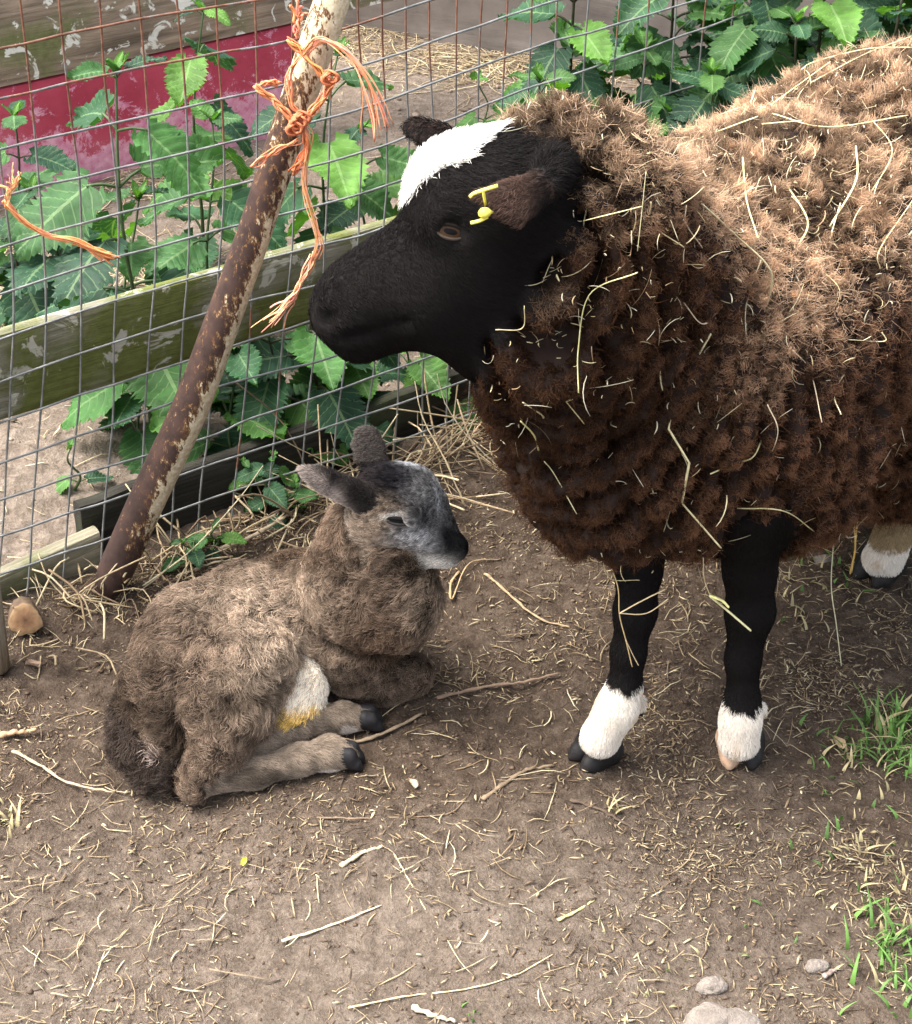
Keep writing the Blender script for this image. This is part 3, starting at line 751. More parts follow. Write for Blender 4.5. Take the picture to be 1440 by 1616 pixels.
NP = [  # base pixel, height, lean, nodes, leaf length, young, azimuth, label
 ((238, 715), .52, (-.01, .06), 6, .105, .18, .2, 'tall dark nettle in front of the red board, tallest left of the iron pole'),
 ((205, 640), .30, (.03, .03), 4, .095, .12, 1.1, 'nettle with broad dark leaves just left of the tall one'),
 ((48, 560), .36, (.01, .04), 5, .085, .15, .1, 'nettle with a small crown of leaves at the left edge before the red board'),
 ((120, 560), .26, (-.03, .0), 4, .105, .05, .8, 'low broad leaved nettle under the left twine end'),
 ((18, 520), .16, (.0, .0), 3, .06, .8, 1.9, 'small pale nettle at the left edge above the rail'),
 ((62, 500), .07, (.0, .0), 2, .05, .9, .9, 'little bright nettle seedling in the straw above the rail'),
 ((505, 500), .42, (.04, .0), 5, .095, .35, .3, 'nettle with bright leaves just right of the iron pole'),
 ((590, 470), .27, (-.02, .02), 4, .085, .3, 1.3, 'nettle between the hanging twine and the black nose of the sheep'),
 ((340, 560), .34, (.01, .05), 5, .09, .3, .9, 'nettle partly behind the middle of the iron pole'),
 ((372, 735), .20, (.0, .03), 4, .085, .2, .4, 'nettle under the rail against the right side of the pole'),
 ((228, 700), .12, (-.02, .02), 3, .075, .35, 2.2, 'short nettle under the rail left of the pole'),
 ((440, 715), .20, (.0, .03), 4, .10, .08, 1.0, 'broad leaved nettle under the rail above the lamb'),
 ((495, 700), .21, (.01, .02), 4, .095, .15, .1, 'nettle below the nose of the sheep behind the mesh'),
 ((560, 668), .17, (.0, .02), 4, .075, .2, 1.6, 'nettle under the chin of the sheep'),
 ((545, 715), .07, (.01, .0), 3, .055, .05, 1.1, 'small dark nettle at the tip of the lamb\'s far ear'),
 ((660, 650), .13, (-.03, -.03), 3, .06, .9, .6, 'pale green nettle leaves hanging under the sheep\'s jaw'),
 ((715, 655), .14, (-.02, .0), 3, .06, .5, 2.0, 'nettle by the throat of the sheep'),
 ((768, 205), .10, (-.01, .0), 2, .07, .9, .25, 'lone small bright nettle on the bare ground beyond the sheep\'s head'),
 ((122, 775), .07, (.0, .0), 2, .035, .9, .3, 'tiny yellowish nettle seedling on the ground left of the pole'),
 ((318, 440), .44, (.03, .0), 5, .09, .3, 1.5, 'nettle rising behind the tall dark one, close to the pole'),
 ((430, 800), .075, (.0, .0), 4, .034, .2, .4, 'tiny nettle tuft behind the back of the lamb'),
 ((455, 815), .05, (.01, .0), 3, .030, .2, 1.4, 'tiny nettle tuft beside the neck of the lamb'),
 ((405, 790), .06, (-.01, .0), 3, .030, .4, 2.4, 'tiny nettle tuft nearest the fence foot'),
 ((300, 885), .04, (.0, .0), 3, .030, .1, .4, 'tiny dark nettle tuft at the foot of the pole'),
 ((335, 870), .045, (.01, .0), 3, .026, .1, 1.7, 'tiny nettle tuft between pole foot and lamb'),
]
for k, (bp, h, ln, nd, lm_, yg, az, lab) in enumerate(NP):
    nettle(nz(*bp), h, ln, nd+(1 if h > .15 else 0), lm_, lab, yg, k, az)
NW = [  # world bases of the bank of nettles behind the sheep
 (.17, 2.50, .47, .07, .35, 'nettle left of the bank, drooping over the mesh by the grey board'),
 (.24, 2.46, .34, .07, .25, 'nettle with crown low above the sheep\'s neck'),
 (.30, 2.58, .44, .08, .15, 'nettle in the bank behind the sheep, second from its left end'),
 (.375, 2.50, .46, .085, .15, 'front nettle of the bank with long pointed leaves above the woolly neck'),
 (.36, 2.40, .33, .08, .1, 'low nettle of the bank touching the sheep\'s shoulder wool'),
 (.44, 2.64, .52, .085, .15, 'tall nettle at the middle of the bank'),
 (.50, 2.50, .50, .08, .2, 'nettle of the bank above the dip in the sheep\'s back'),
 (.56, 2.66, .55, .085, .2, 'tall nettle at the top edge right of the middle of the bank'),
 (.62, 2.56, .53, .08, .3, 'nettle of the bank against the rising back of the sheep'),
 (.69, 2.68, .56, .08, .2, 'nettle near the right end of the bank'),
 (.76, 2.60, .56, .075, .3, 'nettle at the top right corner above the straw on the rump'),
 (.84, 2.72, .60, .08, .2, 'nettle half out of the picture at the top right'),
 (.13, 2.40, .34, .075, .4, 'pale nettle at the left end of the bank beside the sheep\'s nape'),
 (.20, 2.36, .29, .07, .2, 'low nettle just above the black nape of the sheep'),
 (.70, 2.50, .53, .08, .25, 'nettle of the bank just above the highest part of the wool'),
 (.80, 2.50, .50, .08, .25, 'nettle by the right picture edge above the rump'),
 (.29, 2.42, .28, .075, .1, 'short nettle of the bank hidden deep behind the sheep\'s neck'),
 (.47, 2.42, .40, .08, .1, 'dark nettle in the front row close to the woolly back'),
 (.58, 2.44, .44, .075, .15, 'front row nettle where the back starts to rise'),
]
for k, (x, y, h, L, yg, lab) in enumerate(NW):
    nettle((x, y, gz(x, y)), h+.145, (rn.normal(0, .02), rn.normal(-.02, .02)), 14, L*1.10, lab, yg+.10, 50+k, rn.uniform(0, 3), 'bank of nettles behind the sheep', .32)

# ------------------------------------------------------------------ litter
def batch_tubes(P, r, flat, col):
    """P (n,k,3) -> triangular-section strips"""
    n, k = P.shape[:2]; T = nrm(np.gradient(P, axis=1)); A = np.cross(T, np.array([0, 0, 1.])); A = nrm(A+1e-6)
    B = np.cross(A, T); th = np.array([0, 2.094, 4.189])+.5
    r = np.asarray(r)[:, None, None, None]; taper = np.ones(k); taper[0] = taper[-1] = .55
    V = P[:, :, None, :]+r*taper[None, :, None, None]*(np.cos(th)[None, None, :, None]*A[:, :, None, :]+flat*np.sin(th)[None, None, :, None]*B[:, :, None, :])
    V = V.reshape(-1, 3)
    b = (np.arange(n)*k*3)[:, None, None]+(np.arange(k-1)*3)[None, :, None]; j = np.arange(3)[None, None, :]; j2 = (j+1) % 3
    Qd = np.stack([b+j, b+j2, b+3+j2, b+3+j], -1).reshape(-1, 4)
    e = (np.arange(n)*k*3)[:, None]; Tt = np.concatenate([e+np.array([[2, 1, 0]]), e+(k-1)*3+np.array([[0, 1, 2]])])
    return V, Qd, Tt, np.repeat(col, k*3, axis=0)
PAL = np.array([(.52, .43, .27), (.42, .33, .20), (.33, .25, .15), (.24, .17, .10), (.16, .11, .07), (.60, .52, .34), (.10, .07, .05)])
def scatter_strips(n, xr, yr, lr, wr, probs, lift=.002, dens=None, seed=0, k=4, bend=.35):
    r = np.random.default_rng(seed); x = r.uniform(*xr, n); y = r.uniform(*yr, n)
    if dens is not None:
        keep = r.random(n) < dens(x, y); x, y = x[keep], y[keep]; n = len(x)
    L = lr[0]*(lr[1]/lr[0])**(r.random(n)**1.3); a = r.uniform(0, 2*math.pi, n); t = np.linspace(-.5, .5, k)
    cur = r.normal(0, bend, n); ang = a[:, None]+cur[:, None]*t[None, :]*2
    st = L[:, None]/(k-1); dx = np.cos(ang)*st; dy = np.sin(ang)*st
    X = x[:, None]+np.cumsum(dx, 1)-dx.sum(1, keepdims=True)/2; Y = y[:, None]+np.cumsum(dy, 1)-dy.sum(1, keepdims=True)/2
    tilt = r.normal(0, .10, n); Z = gz(X, Y)+lift*r.uniform(.3, 1.6, n)[:, None]+np.maximum(L[:, None]*tilt[:, None]*t[None, :], -.001)
    c = PAL[r.choice(len(PAL), n, p=probs)]*r.uniform(.75, 1.2, (n, 1))
    return batch_tubes(np.stack([X, Y, Z], -1), r.uniform(*wr, n), .4, c)
def beyond(x, y): return (x+.52)*-.57+(y-1.885)*.82
def ndens(x, y, s, seed): return sstep(-.35, .4, vnoise(np.stack([x, y, 0*x], 1), s, seed))
mb = MB()
V, Qd, T, c = scatter_strips(170000, (-.85, 1.05), (1.02, 2.75), (.0025, .017), (.0003, .0011), [.06, .13, .20, .23, .21, .03, .14], .0016,
    lambda x, y: (beyond(x, y) < .0)*(.12+.88*ndens(x, y, .10, 9))*(.35+.65*ndens(x, y, .30, 29))*(1-.35*sstep(1.45, 1.25, y)*sstep(.25, -.1, x)), 31, 3, .12)
mb.add(V, Qd, T, c)
V, Qd, T, c = scatter_strips(9000, (-.85, 1.05), (1.02, 2.75), (.004, .016), (.0008, .0019), [.05, .10, .22, .26, .22, .01, .14], .0018,
    lambda x, y: (beyond(x, y) < .0)*(.3+.7*ndens(x, y, .12, 9))*(1-.5*sstep(1.45, 1.25, y)*sstep(.25, -.1, x)), 36, 3, .1)
mb.add(V, Qd, T, c)
V, Qd, T, c = scatter_strips(8500, (-.85, 1.05), (1.02, 2.9), (.012, .055), (.0003, .0010), [.17, .24, .24, .16, .09, .06, .04], .003,
    lambda x, y: (beyond(x, y) < .0)*(.2+.8*ndens(x, y, .15, 12)), 32, 5, .32)
mb.add(V, Qd, T, c)
tag(mb.build('straw_litter', M['litter'], None, False), 'shredded straw and stalks littering the trodden earth', 'straw', kind='stuff')
mb = MB()
V, Qd, T, c = scatter_strips(5200, (-1.0, 1.2), (1.95, 3.9), (.01, .07), (.0004, .0013), [.25, .22, .15, .1, .05, .2, .03], .003,
    lambda x, y: (beyond(x, y) > .08)*(.10+.5*ndens(x, y, .3, 14)), 33)
mb.add(V, Qd, T, c)
def pile(n, cx, cy, sx, sy, seed, h=.015, probs=(.25, .2, .1, .05, .02, .36, .02)):
    r = np.random.default_rng(seed); x = r.normal(cx, sx, n); y = r.normal(cy, sy, n); k = 6
    L = r.uniform(.04, .16, n); a = r.uniform(0, 6.28, n); t = np.linspace(-.5, .5, k); ang = a[:, None]+r.normal(0, .5, n)[:, None]*t*2
    X = x[:, None]+np.cumsum(np.cos(ang)*L[:, None]/k, 1); Y = y[:, None]+np.cumsum(np.sin(ang)*L[:, None]/k, 1)
    Z = gz(X, Y)+.002+r.random(n)[:, None]*h*np.exp(-((X-cx)**2/(2*sx*sx)+(Y-cy)**2/(2*sy*sy)))
    return batch_tubes(np.stack([X, Y, Z], -1), r.uniform(.0006, .0013, n), .5, PAL[r.choice(7, n, p=list(probs))]*r.uniform(.8, 1.25, (n, 1)))
for (px, py, sx, sy, n, sd) in [(30, 500, .06, .06, 200, 1), (215, 430, .06, .05, 200, 2), (20, 400, .06, .08, 120, 7), (230, 290, .06, .05, 160, 3), (590, 62, .10, .06, 320, 4), (860, 112, .14, .05, 420, 5), (760, 100, .12, .05, 200, 6)]:
    p = atZ(px, py, 0); V, Qd, T, c = pile(n, p[0], p[1], sx, sy, sd, probs=(.25, .2, .1, .05, .02, .36, .02) if px < 560 else (.2, .28, .22, .12, .06, .1, .02)); mb.add(V, Qd, T, c)
tag(mb.build('loose_hay', M['litter'], None, False), 'loose pale hay strewn on the bare ground beyond the mesh', 'hay', kind='stuff')
# dead stalks along the fence foot
mb = MB(); r = np.random.default_rng(77)
for k in range(330):
    s = r.uniform(-.05, .95); off = -abs(r.normal(.03, .05)); b = sheet(s, 0, off); b[2] = gz(b[0], b[1])
    L = r.uniform(.05, .22); a = r.uniform(0, 6.28); el = abs(r.normal(.15, .35))
    d = np.array([math.cos(a)*math.cos(el), math.sin(a)*math.cos(el), math.sin(el)])
    if s < .35: L *= .5
    P = spline([b+UP*.003, b+d*L*.5+r.normal(0, .008, 3)+UP*.008, b+d*L+r.normal(0, .01, 3)], 7); P[:, 2] = np.maximum(P[:, 2], gz(P[:, 0], P[:, 1])+.002)
    V, Qq, T = tube_vf(P, r.uniform(.0006, .0016), 4); mb.add(V, Qq, T, PAL[r.integers(0, 5)]*r.uniform(.7, 1.1))
tag(mb.build('dead_stalks', M['litter'], None), 'tangle of dead stalks along the foot of the fence', 'dead stalks', kind='stuff')
# soil crumbs
def crumbs(n, xr, yr, rr, seed, dens, colr):
    r = np.random.default_rng(seed); x = r.uniform(*xr, n); y = r.uniform(*yr, n); keep = r.random(n) < dens(x, y); x, y = x[keep], y[keep]; n = len(x)
    ico = np.array([(0, 0, 1), (.894, 0, .447), (.276, .851, .447), (-.724, .526, .447), (-.724, -.526, .447), (.276, -.851, .447), (.724, .526, -.447), (-.276, .851, -.447), (-.894, 0, -.447), (-.276, -.851, -.447), (.724, -.526, -.447), (0, 0, -1)])
    tri = np.array([(0, 1, 2), (0, 2, 3), (0, 3, 4), (0, 4, 5), (0, 5, 1), (1, 6, 2), (2, 7, 3), (3, 8, 4), (4, 9, 5), (5, 10, 1), (6, 7, 2), (7, 8, 3), (8, 9, 4), (9, 10, 5), (10, 6, 1), (11, 7, 6), (11, 8, 7), (11, 9, 8), (11, 10, 9), (11, 6, 10)])
    s = rr[0]*(rr[1]/rr[0])**(r.random(n)**2.2); V = ico[None]*s[:, None, None]*r.uniform(.45, 1.35, (n, 12, 1))*np.stack([r.uniform(.7, 1.5, n), r.uniform(.7, 1.3, n), r.uniform(.4, .8, n)], 1)[:, None, :]
    V = V+np.stack([x, y, gz(x, y)+s*.25], 1)[:, None, :]
    c = np.array(colr)[None]*r.uniform(.6, 1.3, (n, 1))*np.ones((n, 3))
    return V.reshape(-1, 3), (tri[None]+np.arange(n)[:, None, None]*12).reshape(-1, 3), np.repeat(c, 12, axis=0)
mb = MB()
V, T, c = crumbs(48000, (-.85, 1.05), (1.02, 2.7), (.0007, .0030), 41, lambda x, y: (beyond(x, y) < .0)*(.25+.75*ndens(x, y, .10, 19))*(1-.6*sstep(1.45, 1.25, y)*sstep(.25, -.1, x)), (.115, .08, .056))
mb.add(V, None, T, c)
V, T, c = crumbs(1400, (-.8, 1.0), (1.7, 2.3), (.0015, .006), 42, lambda x, y: (beyond(x, y) < .0)*(beyond(x, y) > -.22)*.8, (.085, .058, .04)); mb.add(V, None, T, c)
V, T, c = crumbs(1400, (-1.0, 1.2), (1.95, 3.9), (.002, .008), 43, lambda x, y: (beyond(x, y) > .06)*.6, (.22, .17, .13)); mb.add(V, None, T, c)
tag(mb.build('soil_crumbs', M['soilbits'], None, False), 'crumbs and small clods of brown soil on the ground', 'soil', kind='stuff')
# individual sticks and stalks
def stick(pts, r0, col, label, name='stick', cat='stick', k=6, group='twigs and stalks lying on the ground', bulge=0):
    P = []
    for q in pts:
        z = q[2] if len(q) > 2 else .004
        p = atZ(q[0], q[1], z); p[2] = max(p[2], gz(p[0], p[1])+r0*.7) if len(q) < 3 else p[2]; P.append(p)
    P = spline(P, 6*len(P)); rr = np.random.default_rng(int(pts[0][0])); P = P+np.stack([rr.normal(0, r0*.15, len(P))]*3, 1)
    V, Qq, T = tube_vf(P, r0*(1+.2*np.sin(np.arange(len(P))*1.3))*np.linspace(1, .6, len(P)), k, True, .6)
    mb = MB(); mb.add(V, Qq, T, col); return tag(mb.build(name, M['litter'], None), label, cat, group)
STICKS = [([(762, 1270), (800, 1240), (832, 1220), (875, 1210)], .0030, (.20, .145, .095), 'grey brown twig on the soil between lamb hoof and sheep hoof'),
 ([(900, 1275), (940, 1285), (985, 1305), (1010, 1320)], .0025, (.10, .07, .05), 'dark twig below the sheep\'s left front hoof'),
 ([(445, 1485), (500, 1468), (550, 1450), (603, 1430)], .0017, (.60, .50, .33), 'long pale straw stalk lying at the front'),
 ([(550, 1590), (640, 1572), (740, 1560), (810, 1540), (872, 1508)], .0011, (.52, .42, .25), 'long thin stalk near the bottom edge'),
 ([(622, 1352), (640, 1385), (672, 1440)], .0009, (.48, .40, .24), 'thin straw crossing the bare soil in the middle front'),
 ([(880, 1455), (910, 1442), (938, 1425)], .0020, (.55, .45, .20), 'yellowish blade fragment lying in the right front'),
 ([(538, 1372), (570, 1355), (605, 1342)], .0030, (.50, .40, .26), 'short flat pale stalk in front of the lamb'),
 ([(20, 1185), (60, 1205), (110, 1235), (180, 1250)], .0022, (.36, .27, .18), 'stalk lying left of the lamb\'s rump'),
 ([(0, 1160), (30, 1155), (58, 1150)], .0045, (.40, .24, .14), 'reddish wood splinter at the left edge'),
 ([(510, 1155), (560, 1170), (620, 1150), (668, 1125)], .0032, (.22, .165, .11), 'brown stalk under the lamb\'s hind hooves'),
 ([(690, 1105), (760, 1085), (830, 1075), (885, 1062)], .0028, (.19, .13, .09), 'dark stick right of the lamb\'s folded knee'),
 ([(765, 905), (800, 935), (850, 975), (900, 990)], .0022, (.30, .22, .13), 'curved brown stem right of the lamb\'s nose'),
 ([(725, 905), (712, 920, .01), (714, 945), (740, 890, .012), (790, 885)], .0017, (.40, .28, .15), 'hooked dry tendril by the lamb\'s chin'),
 ([(345, 868), (390, 850, .012), (440, 822, .014), (462, 808)], .0042, (.33, .26, .18), 'thick pale stick behind the lamb\'s back'),
 ([(280, 910), (330, 890), (380, 880)], .0025, (.30, .24, .16), 'thin stick between pole foot and lamb\'s back'),
 ([(500, 1290), (580, 1292), (700, 1290), (735, 1270)], .0013, (.17, .12, .08), 'thin dark root on the soil in front of the hooves'),
 ([(1300, 1540), (1320, 1530)], .003, (.3, .24, .2), 'short chip of bark in the bottom right'),
 ([(650, 1590), (690, 1605), (720, 1612)], .0035, (.38, .33, .25), 'split stick cut by the bottom edge'),
 ([(330, 1530), (420, 1545)], .0012, (.2, .15, .1), 'thin dark twig in the left front'),
 ([(225, 925), (300, 870, .02), (375, 790, .07), (415, 735, .11)], .0013, (.55, .47, .30), 'long pale stalk slanting up from the pole foot to the mesh'),
 ([(735, 800, .01), (700, 720, .07), (668, 660, .11), (655, 600, .15)], .0016, (.45, .36, .22), 'long dry stem slanting up behind the lamb\'s head'),
 ([(795, 745, .01), (740, 690, .06), (705, 640, .10), (690, 590, .14)], .0014, (.50, .42, .28), 'pale dry stem slanting up under the sheep\'s throat'),
]
for pts, rr, cc, lab in STICKS: stick(pts, rr, cc, lab)
# small sawn log end, leaf litter, stones
lc = atZ(40, 978, .018); ax = nrm(np.array([.25, -.85, .25])); mb = MB()
A_, B_ = tangents(ax[None])
th2 = np.linspace(0, 2*math.pi, 24, endpoint=False); rg = np.random.default_rng(2)
outl = .0200*(1+.10*np.sin(th2*3)+.07*rg.normal(size=24))
rings = []
for d_, s_ in ((.03, .9), (.0, 1.), (-.002, .93), (-.001, .6), (-.003, .25)):
    rings.append(lc-ax*d_+s_*outl[:, None]*(np.cos(th2)[:, None]*A_+np.sin(th2)[:, None]*B_))
V = np.concatenate(rings+[lc[None]+ax*.002]); k = 24
ii = np.arange(4)[:, None]*k; jj = np.arange(k)[None]; Qd = np.stack([ii+jj, ii+(jj+1) % k, ii+k+(jj+1) % k, ii+k+jj], -1).reshape(-1, 4)
T = np.array([(4*k+j, 4*k+(j+1) % k, 5*k) for j in range(k)])
cc = np.repeat(np.array([(.09, .06, .04), (.12, .08, .05), (.40, .26, .14), (.33, .19, .10), (.20, .11, .06)]), k, axis=0); cc = np.vstack([cc, (.10, .06, .035)])
cc = cc*(1+.35*fbm(V, .008, 2, 5)[:, None])
mb.add(V, Qd, T, cc); tag(mb.build('log_stub', M['litter'], None), 'small round cut branch end with orange brown wood at the left fence foot', 'log')
def stone(px, py, r, sq, col, label, seed):
    F_ = Field([-1.6]*3, [1.6]*3, .09); F_.ball((0, 0, 0), 1, .2); F_.ball((.5, .2, -.1), .75, .3); F_.ball((-.4, -.25, .1), .7, .3)
    V, Qd = F_.mesh(); V = V*np.array([1, .8, sq]); V = V+nrm(V)*fbm(V+seed, .8, 4, seed)[:, None]*.32
    p = atZ(px, py, 0); mb = MB(); mb.add(V*r+p+UP*r*sq*.3, Qd, None, col); tag(mb.build('stone', M['stone'], None), label, 'stone')
stone(1130, 1634, .034, .45, (1, 1, 1), 'pale stone cut by the bottom edge', 1)
stone(1122, 1560, .013, .5, (1, 1, 1), 'small whitish stone near the bottom right', 2)
stone(1288, 1527, .010, .5, (1, 1, 1), 'tiny pale pebble left of the grass at the bottom right', 3)
stone(1300, 885, .012, .5, (1, 1, 1), 'grey pebble beside the hind hoof', 4)
# dead leaves
r = np.random.default_rng(9)
for (px, py, s, a, col, lab) in [(372, 825, .022, .4, (.25, .15, .09), 'curled dead leaf behind the lamb\'s back'), (655, 1250, .016, 2., (.45, .32, .22), 'pale dead leaf in front of the lamb\'s hooves'), (345, 830, .02, 1.2, (.2, .13, .08), 'crumpled brown leaf by the pole'), (385, 1372, .012, 1.5, (.45, .5, .08), 'tiny yellow green leaf on the soil in front'), (60, 1050, .018, 2.6, (.32, .22, .15), 'dry leaf left of the lamb'), (1330, 1185, .02, 1.9, (.40, .29, .18), 'curled tan leaf by the right hand grass tuft')]:
    p = atZ(px, py, 0); p[2] = gz(p[0], p[1])+.004; d = np.array([math.cos(a), math.sin(a), .15])
    mb = MB(); V, Qd, c, u = leaf_geo(p, p+d*s, nrm(UP+r.normal(0, .3, 3)), s*.7, .3, col, .8, r.uniform(0, 9)); mb.add(V, Qd, None, c, u)
    tag(mb.build('dead_leaf', M['litter'], None), lab, 'leaf', 'dead leaves on the ground')
# grass
mb = MB(); r = np.random.default_rng(55)
def tuft(px, py, n, spread, hh, dry=.3):
    c = atZ(px, py, 0)
    for k in range(int(n*.7)):
        b = c+np.array([r.normal(0, spread), r.normal(0, spread*1.2), 0]); b[2] = gz(b[0], b[1])-.001
        L = r.uniform(.35, .9)*hh*.85; a = r.uniform(0, 6.28); o = r.uniform(.2, 1.1)*L
        t = np.linspace(0, 1, 6)[:, None]; P = b+t*UP*L*.9+t**2*np.array([math.cos(a)*o, math.sin(a)*o, -.35*o])
        P[:, 2] = np.maximum(P[:, 2], b[2]+.001)
        wv = np.cross(UP, [math.cos(a), math.sin(a), 0])*r.uniform(.0010, .0026)
        wd = (1-t**2)*wv; V = np.stack([P-wd, P+UP*.0003, P+wd], 1).reshape(-1, 3)
        i = (np.arange(5)[:, None]*3+np.arange(2)[None]).ravel(); Qd = np.stack([i, i+3, i+4, i+1], 1)
        col = (.36, .30, .16) if r.random() < dry else np.array((.085, .17, .035))*r.uniform(.6, 1.35)
        mb.add(V, Qd, None, col)
tuft(1400, 1170, 90, .016, .075, .15); tuft(1435, 1195, 60, .02, .07, .2); tuft(1345, 1195, 45, .016, .045, .35); tuft(1425, 1150, 30, .01, .08, .1)
tuft(1425, 1500, 90, .02, .055, .15); tuft(1435, 1560, 70, .022, .05, .2); tuft(1395, 1440, 30, .02, .035, .5); tuft(1380, 1330, 40, .035, .03, .6); tuft(1440, 1400, 40, .03, .035, .6)
tuft(1270, 1430, 40, .05, .02, .8); tuft(1330, 1240, 50, .04, .03, .6); tuft(740, 1600, 8, .006, .02, .1); tuft(1070, 1560, 40, .04, .018, .8)
tuft(1310, 920, 40, .03, .03, .7); tuft(1260, 950, 40, .03, .03, .85); tuft(0, 1300, 60, .012, .03, 1.); tuft(965, 1290, 12, .006, .04, 1.); tuft(1350, 890, 30, .02, .03, .3)
tag(mb.build('grass', M['grass'], None), 'thin green and dry grass growing on the earth at the right', 'grass', kind='stuff')
# ------------------------------------------------------------------ the sheep
def YP(px, py, Y, rpx=None):
    p = atY(px, py, Y); return p if rpx is None else (p, rpx*mpp(p))
def frame(x, up):
    x = nrm(np.asarray(x, float)); z = nrm(np.asarray(up, float)-x*np.dot(up, x)); return np.stack([x, np.cross(z, x), z])
CAMDIR = np.array([0, -.84, .54])        # roughly towards the viewer's side, used as an 'outer face' direction
S = Field((-.20, 1.30, -.005), (1.02, 2.56, .78), .005)
FH = .018                                # how far the wool stands off the skin
# trunk
C1 = atY(1085, 560, 1.72); CM = atY(1440, 418, 2.03); CR = CM+np.array([.20, .20, -.01])
S.cone(C1, C1+np.array([.035, .045, .0]), .205-FH, .205-FH, .05, 'wool')
S.cone(CM+np.array([-.03, -.05, 0]), CR, .274-FH, .235-FH, .03, 'wool')
S.ball(atY(1215, 440, 1.80), .157, .05, 'wool')
S.ball(atY(1005, 640, 1.66), .122, .06, 'wool')
S.ball(atY(1210, 695, 1.70), .112, .05, 'wool')
S.ball(atY(980, 740, 1.62), .075, .05, 'wool')
# neck
S.cone(atY(908, 385, 1.56), atY(1040, 450, 1.68), .100, .118, .05, 'wool')
S.cone(atY(866, 515, 1.53), atY(970, 580, 1.64), .060, .105, .05, 'wool')
S.ball(atY(838, 520, 1.50), .050, .03, 'wool')
S.ball(atY(890, 250, 1.53), .044, .03, 'wool')
# head
HY = 1.50
S.cone(atY(800, 312, HY), atY(872, 345, HY+.03), .053, .058, .02, 'face')
S.ball(atY(938, 300, 1.53), .056, .04, 'wool')
S.ball(atY(745, 320, HY), .050, .02, 'face')
S.ball(atY(722, 297, HY), .037, .02, 'face')
S.ball(atY(785, 272, HY+.005), .028, .02, 'face')
S.cone(atY(765, 440, HY), atY(805, 458, HY+.01), .050, .049, .03, 'face')
S.cone(atY(735, 395, HY), atY(585, 465, HY), .055, .040, .025, 'face')
S.cone(atY(700, 470, HY), atY(600, 512, HY), .036, .0235, .03, 'face')
S.ball(atY(550, 492, HY), .0325, .02, 'face')
S.ball(atY(533, 490, HY-.012), .017, .015, 'face'); S.ball(atY(533, 488, HY+.014), .017, .015, 'face')
S.ball(atY(566, 535, HY), .0195, .015, 'face')
S.ball(atY(700, 340, HY-.030), .021, .015, 'face'); S.ball(atY(690, 330, HY+.030), .021, .015, 'face')    # brows
S.cone(atY(690, 470, HY-.02), atY(765, 528, HY+.0), .030, .033, .03, 'face')                               # jaw
S.cone(atY(755, 530, HY+.01), atY(800, 560, HY+.03), .022, .034, .03, 'face')
S.ball(atY(835, 610, HY+.06), .040, .03, 'wool'); S.ball(atY(862, 480, HY+.02), .060, .03, 'wool')
# mouth line, nostril
S.cone(atY(515, 538, HY-.034), atY(575, 527, HY-.040), .0055, .0045, .006, sub=True)
S.cone(atY(575, 527, HY-.040), atY(648, 500, HY-.048), .0045, .0025, .006, sub=True)
S.ball(atY(513, 502, HY-.030), .0085, .006, sub=True); S.ball(atY(527, 493, HY-.036), .006, .006, sub=True)
S.ball(atY(712, 366, HY-.060), .011, .010, sub=True)
# ears
e0, e1 = atY(872, 268, HY-.045), atY(786, 334, HY-.085)
eA, eB, eC = atY(755, 308, HY-.085), atY(819, 347, HY-.088), atY(864, 292, HY-.050)
S.cone(eC, eB, .010, .0035, .010, 'ear'); S.cone(eC, eA, .009, .0035, .010, 'ear'); S.cone(eA, eB, .0035, .0032, .006, 'ear')
eM = (eA+eB+eC)/3
S.ell(eM+(eC-eM)*.1, frame(eC-(eA+eB)/2, np.cross(eA-eC, eB-eC)*(-1 if np.cross(eA-eC, eB-eC)[1] > 0 else 1)), (.030, .0165, .0052), .008, 'ear')
S.cone(atY(874, 270, HY-.035), eC, .015, .011, .012, 'face')
f0, f1 = atY(742, 238, HY+.035), atY(643, 196, HY+.075)
S.ell((f0+f1)/2, frame(f1-f0, (0, -.6, .8)), (.039, .0145, .0075), .010, 'ear')
# legs
def leg(pts, k=.012, t='leg'): S.chain([YP(*p) for p in pts], k, t)
leg([(1185, 800, 1.60, 62), (1184, 900, 1.60, 38), (1184, 965, 1.595, 35), (1173, 1040, 1.585, 24), (1172, 1105, 1.575, 24), (1169, 1135, 1.567, 29), (1167, 1166, 1.563, 31)])
leg([(1010, 800, 1.62, 60), (1008, 900, 1.61, 33), (1003, 965, 1.60, 30), (992, 1030, 1.59, 24), (986, 1085, 1.58, 24), (974, 1118, 1.57, 30), (948, 1162, 1.565, 31)])
S.ball(YP(1005, 1110, 1.59), .011, .01, 'leg'); S.ball(YP(1196, 1120, 1.59), .010, .01, 'leg')
hg = atZ(1388, 925, 0)[1]
leg([(1500, 640, hg+.10, 75), (1470, 740, hg+.10, 45), (1425, 800, hg+.05, 28), (1408, 850, hg+.02, 27), (1395, 880, hg+.008, 31)])
leg([(1640, 640, hg+.28, 70), (1580, 690, hg+.27, 35), (1560, 760, hg+.25, 26), (1545, 800, hg+.24, 24)])
SV, SQ = S.mesh(); SN = vert_normals(SV, SQ)
names = ['wool', 'face', 'ear', 'leg']; SL = S.region(SV, names)
wool_w = (SL == 0).astype(float)
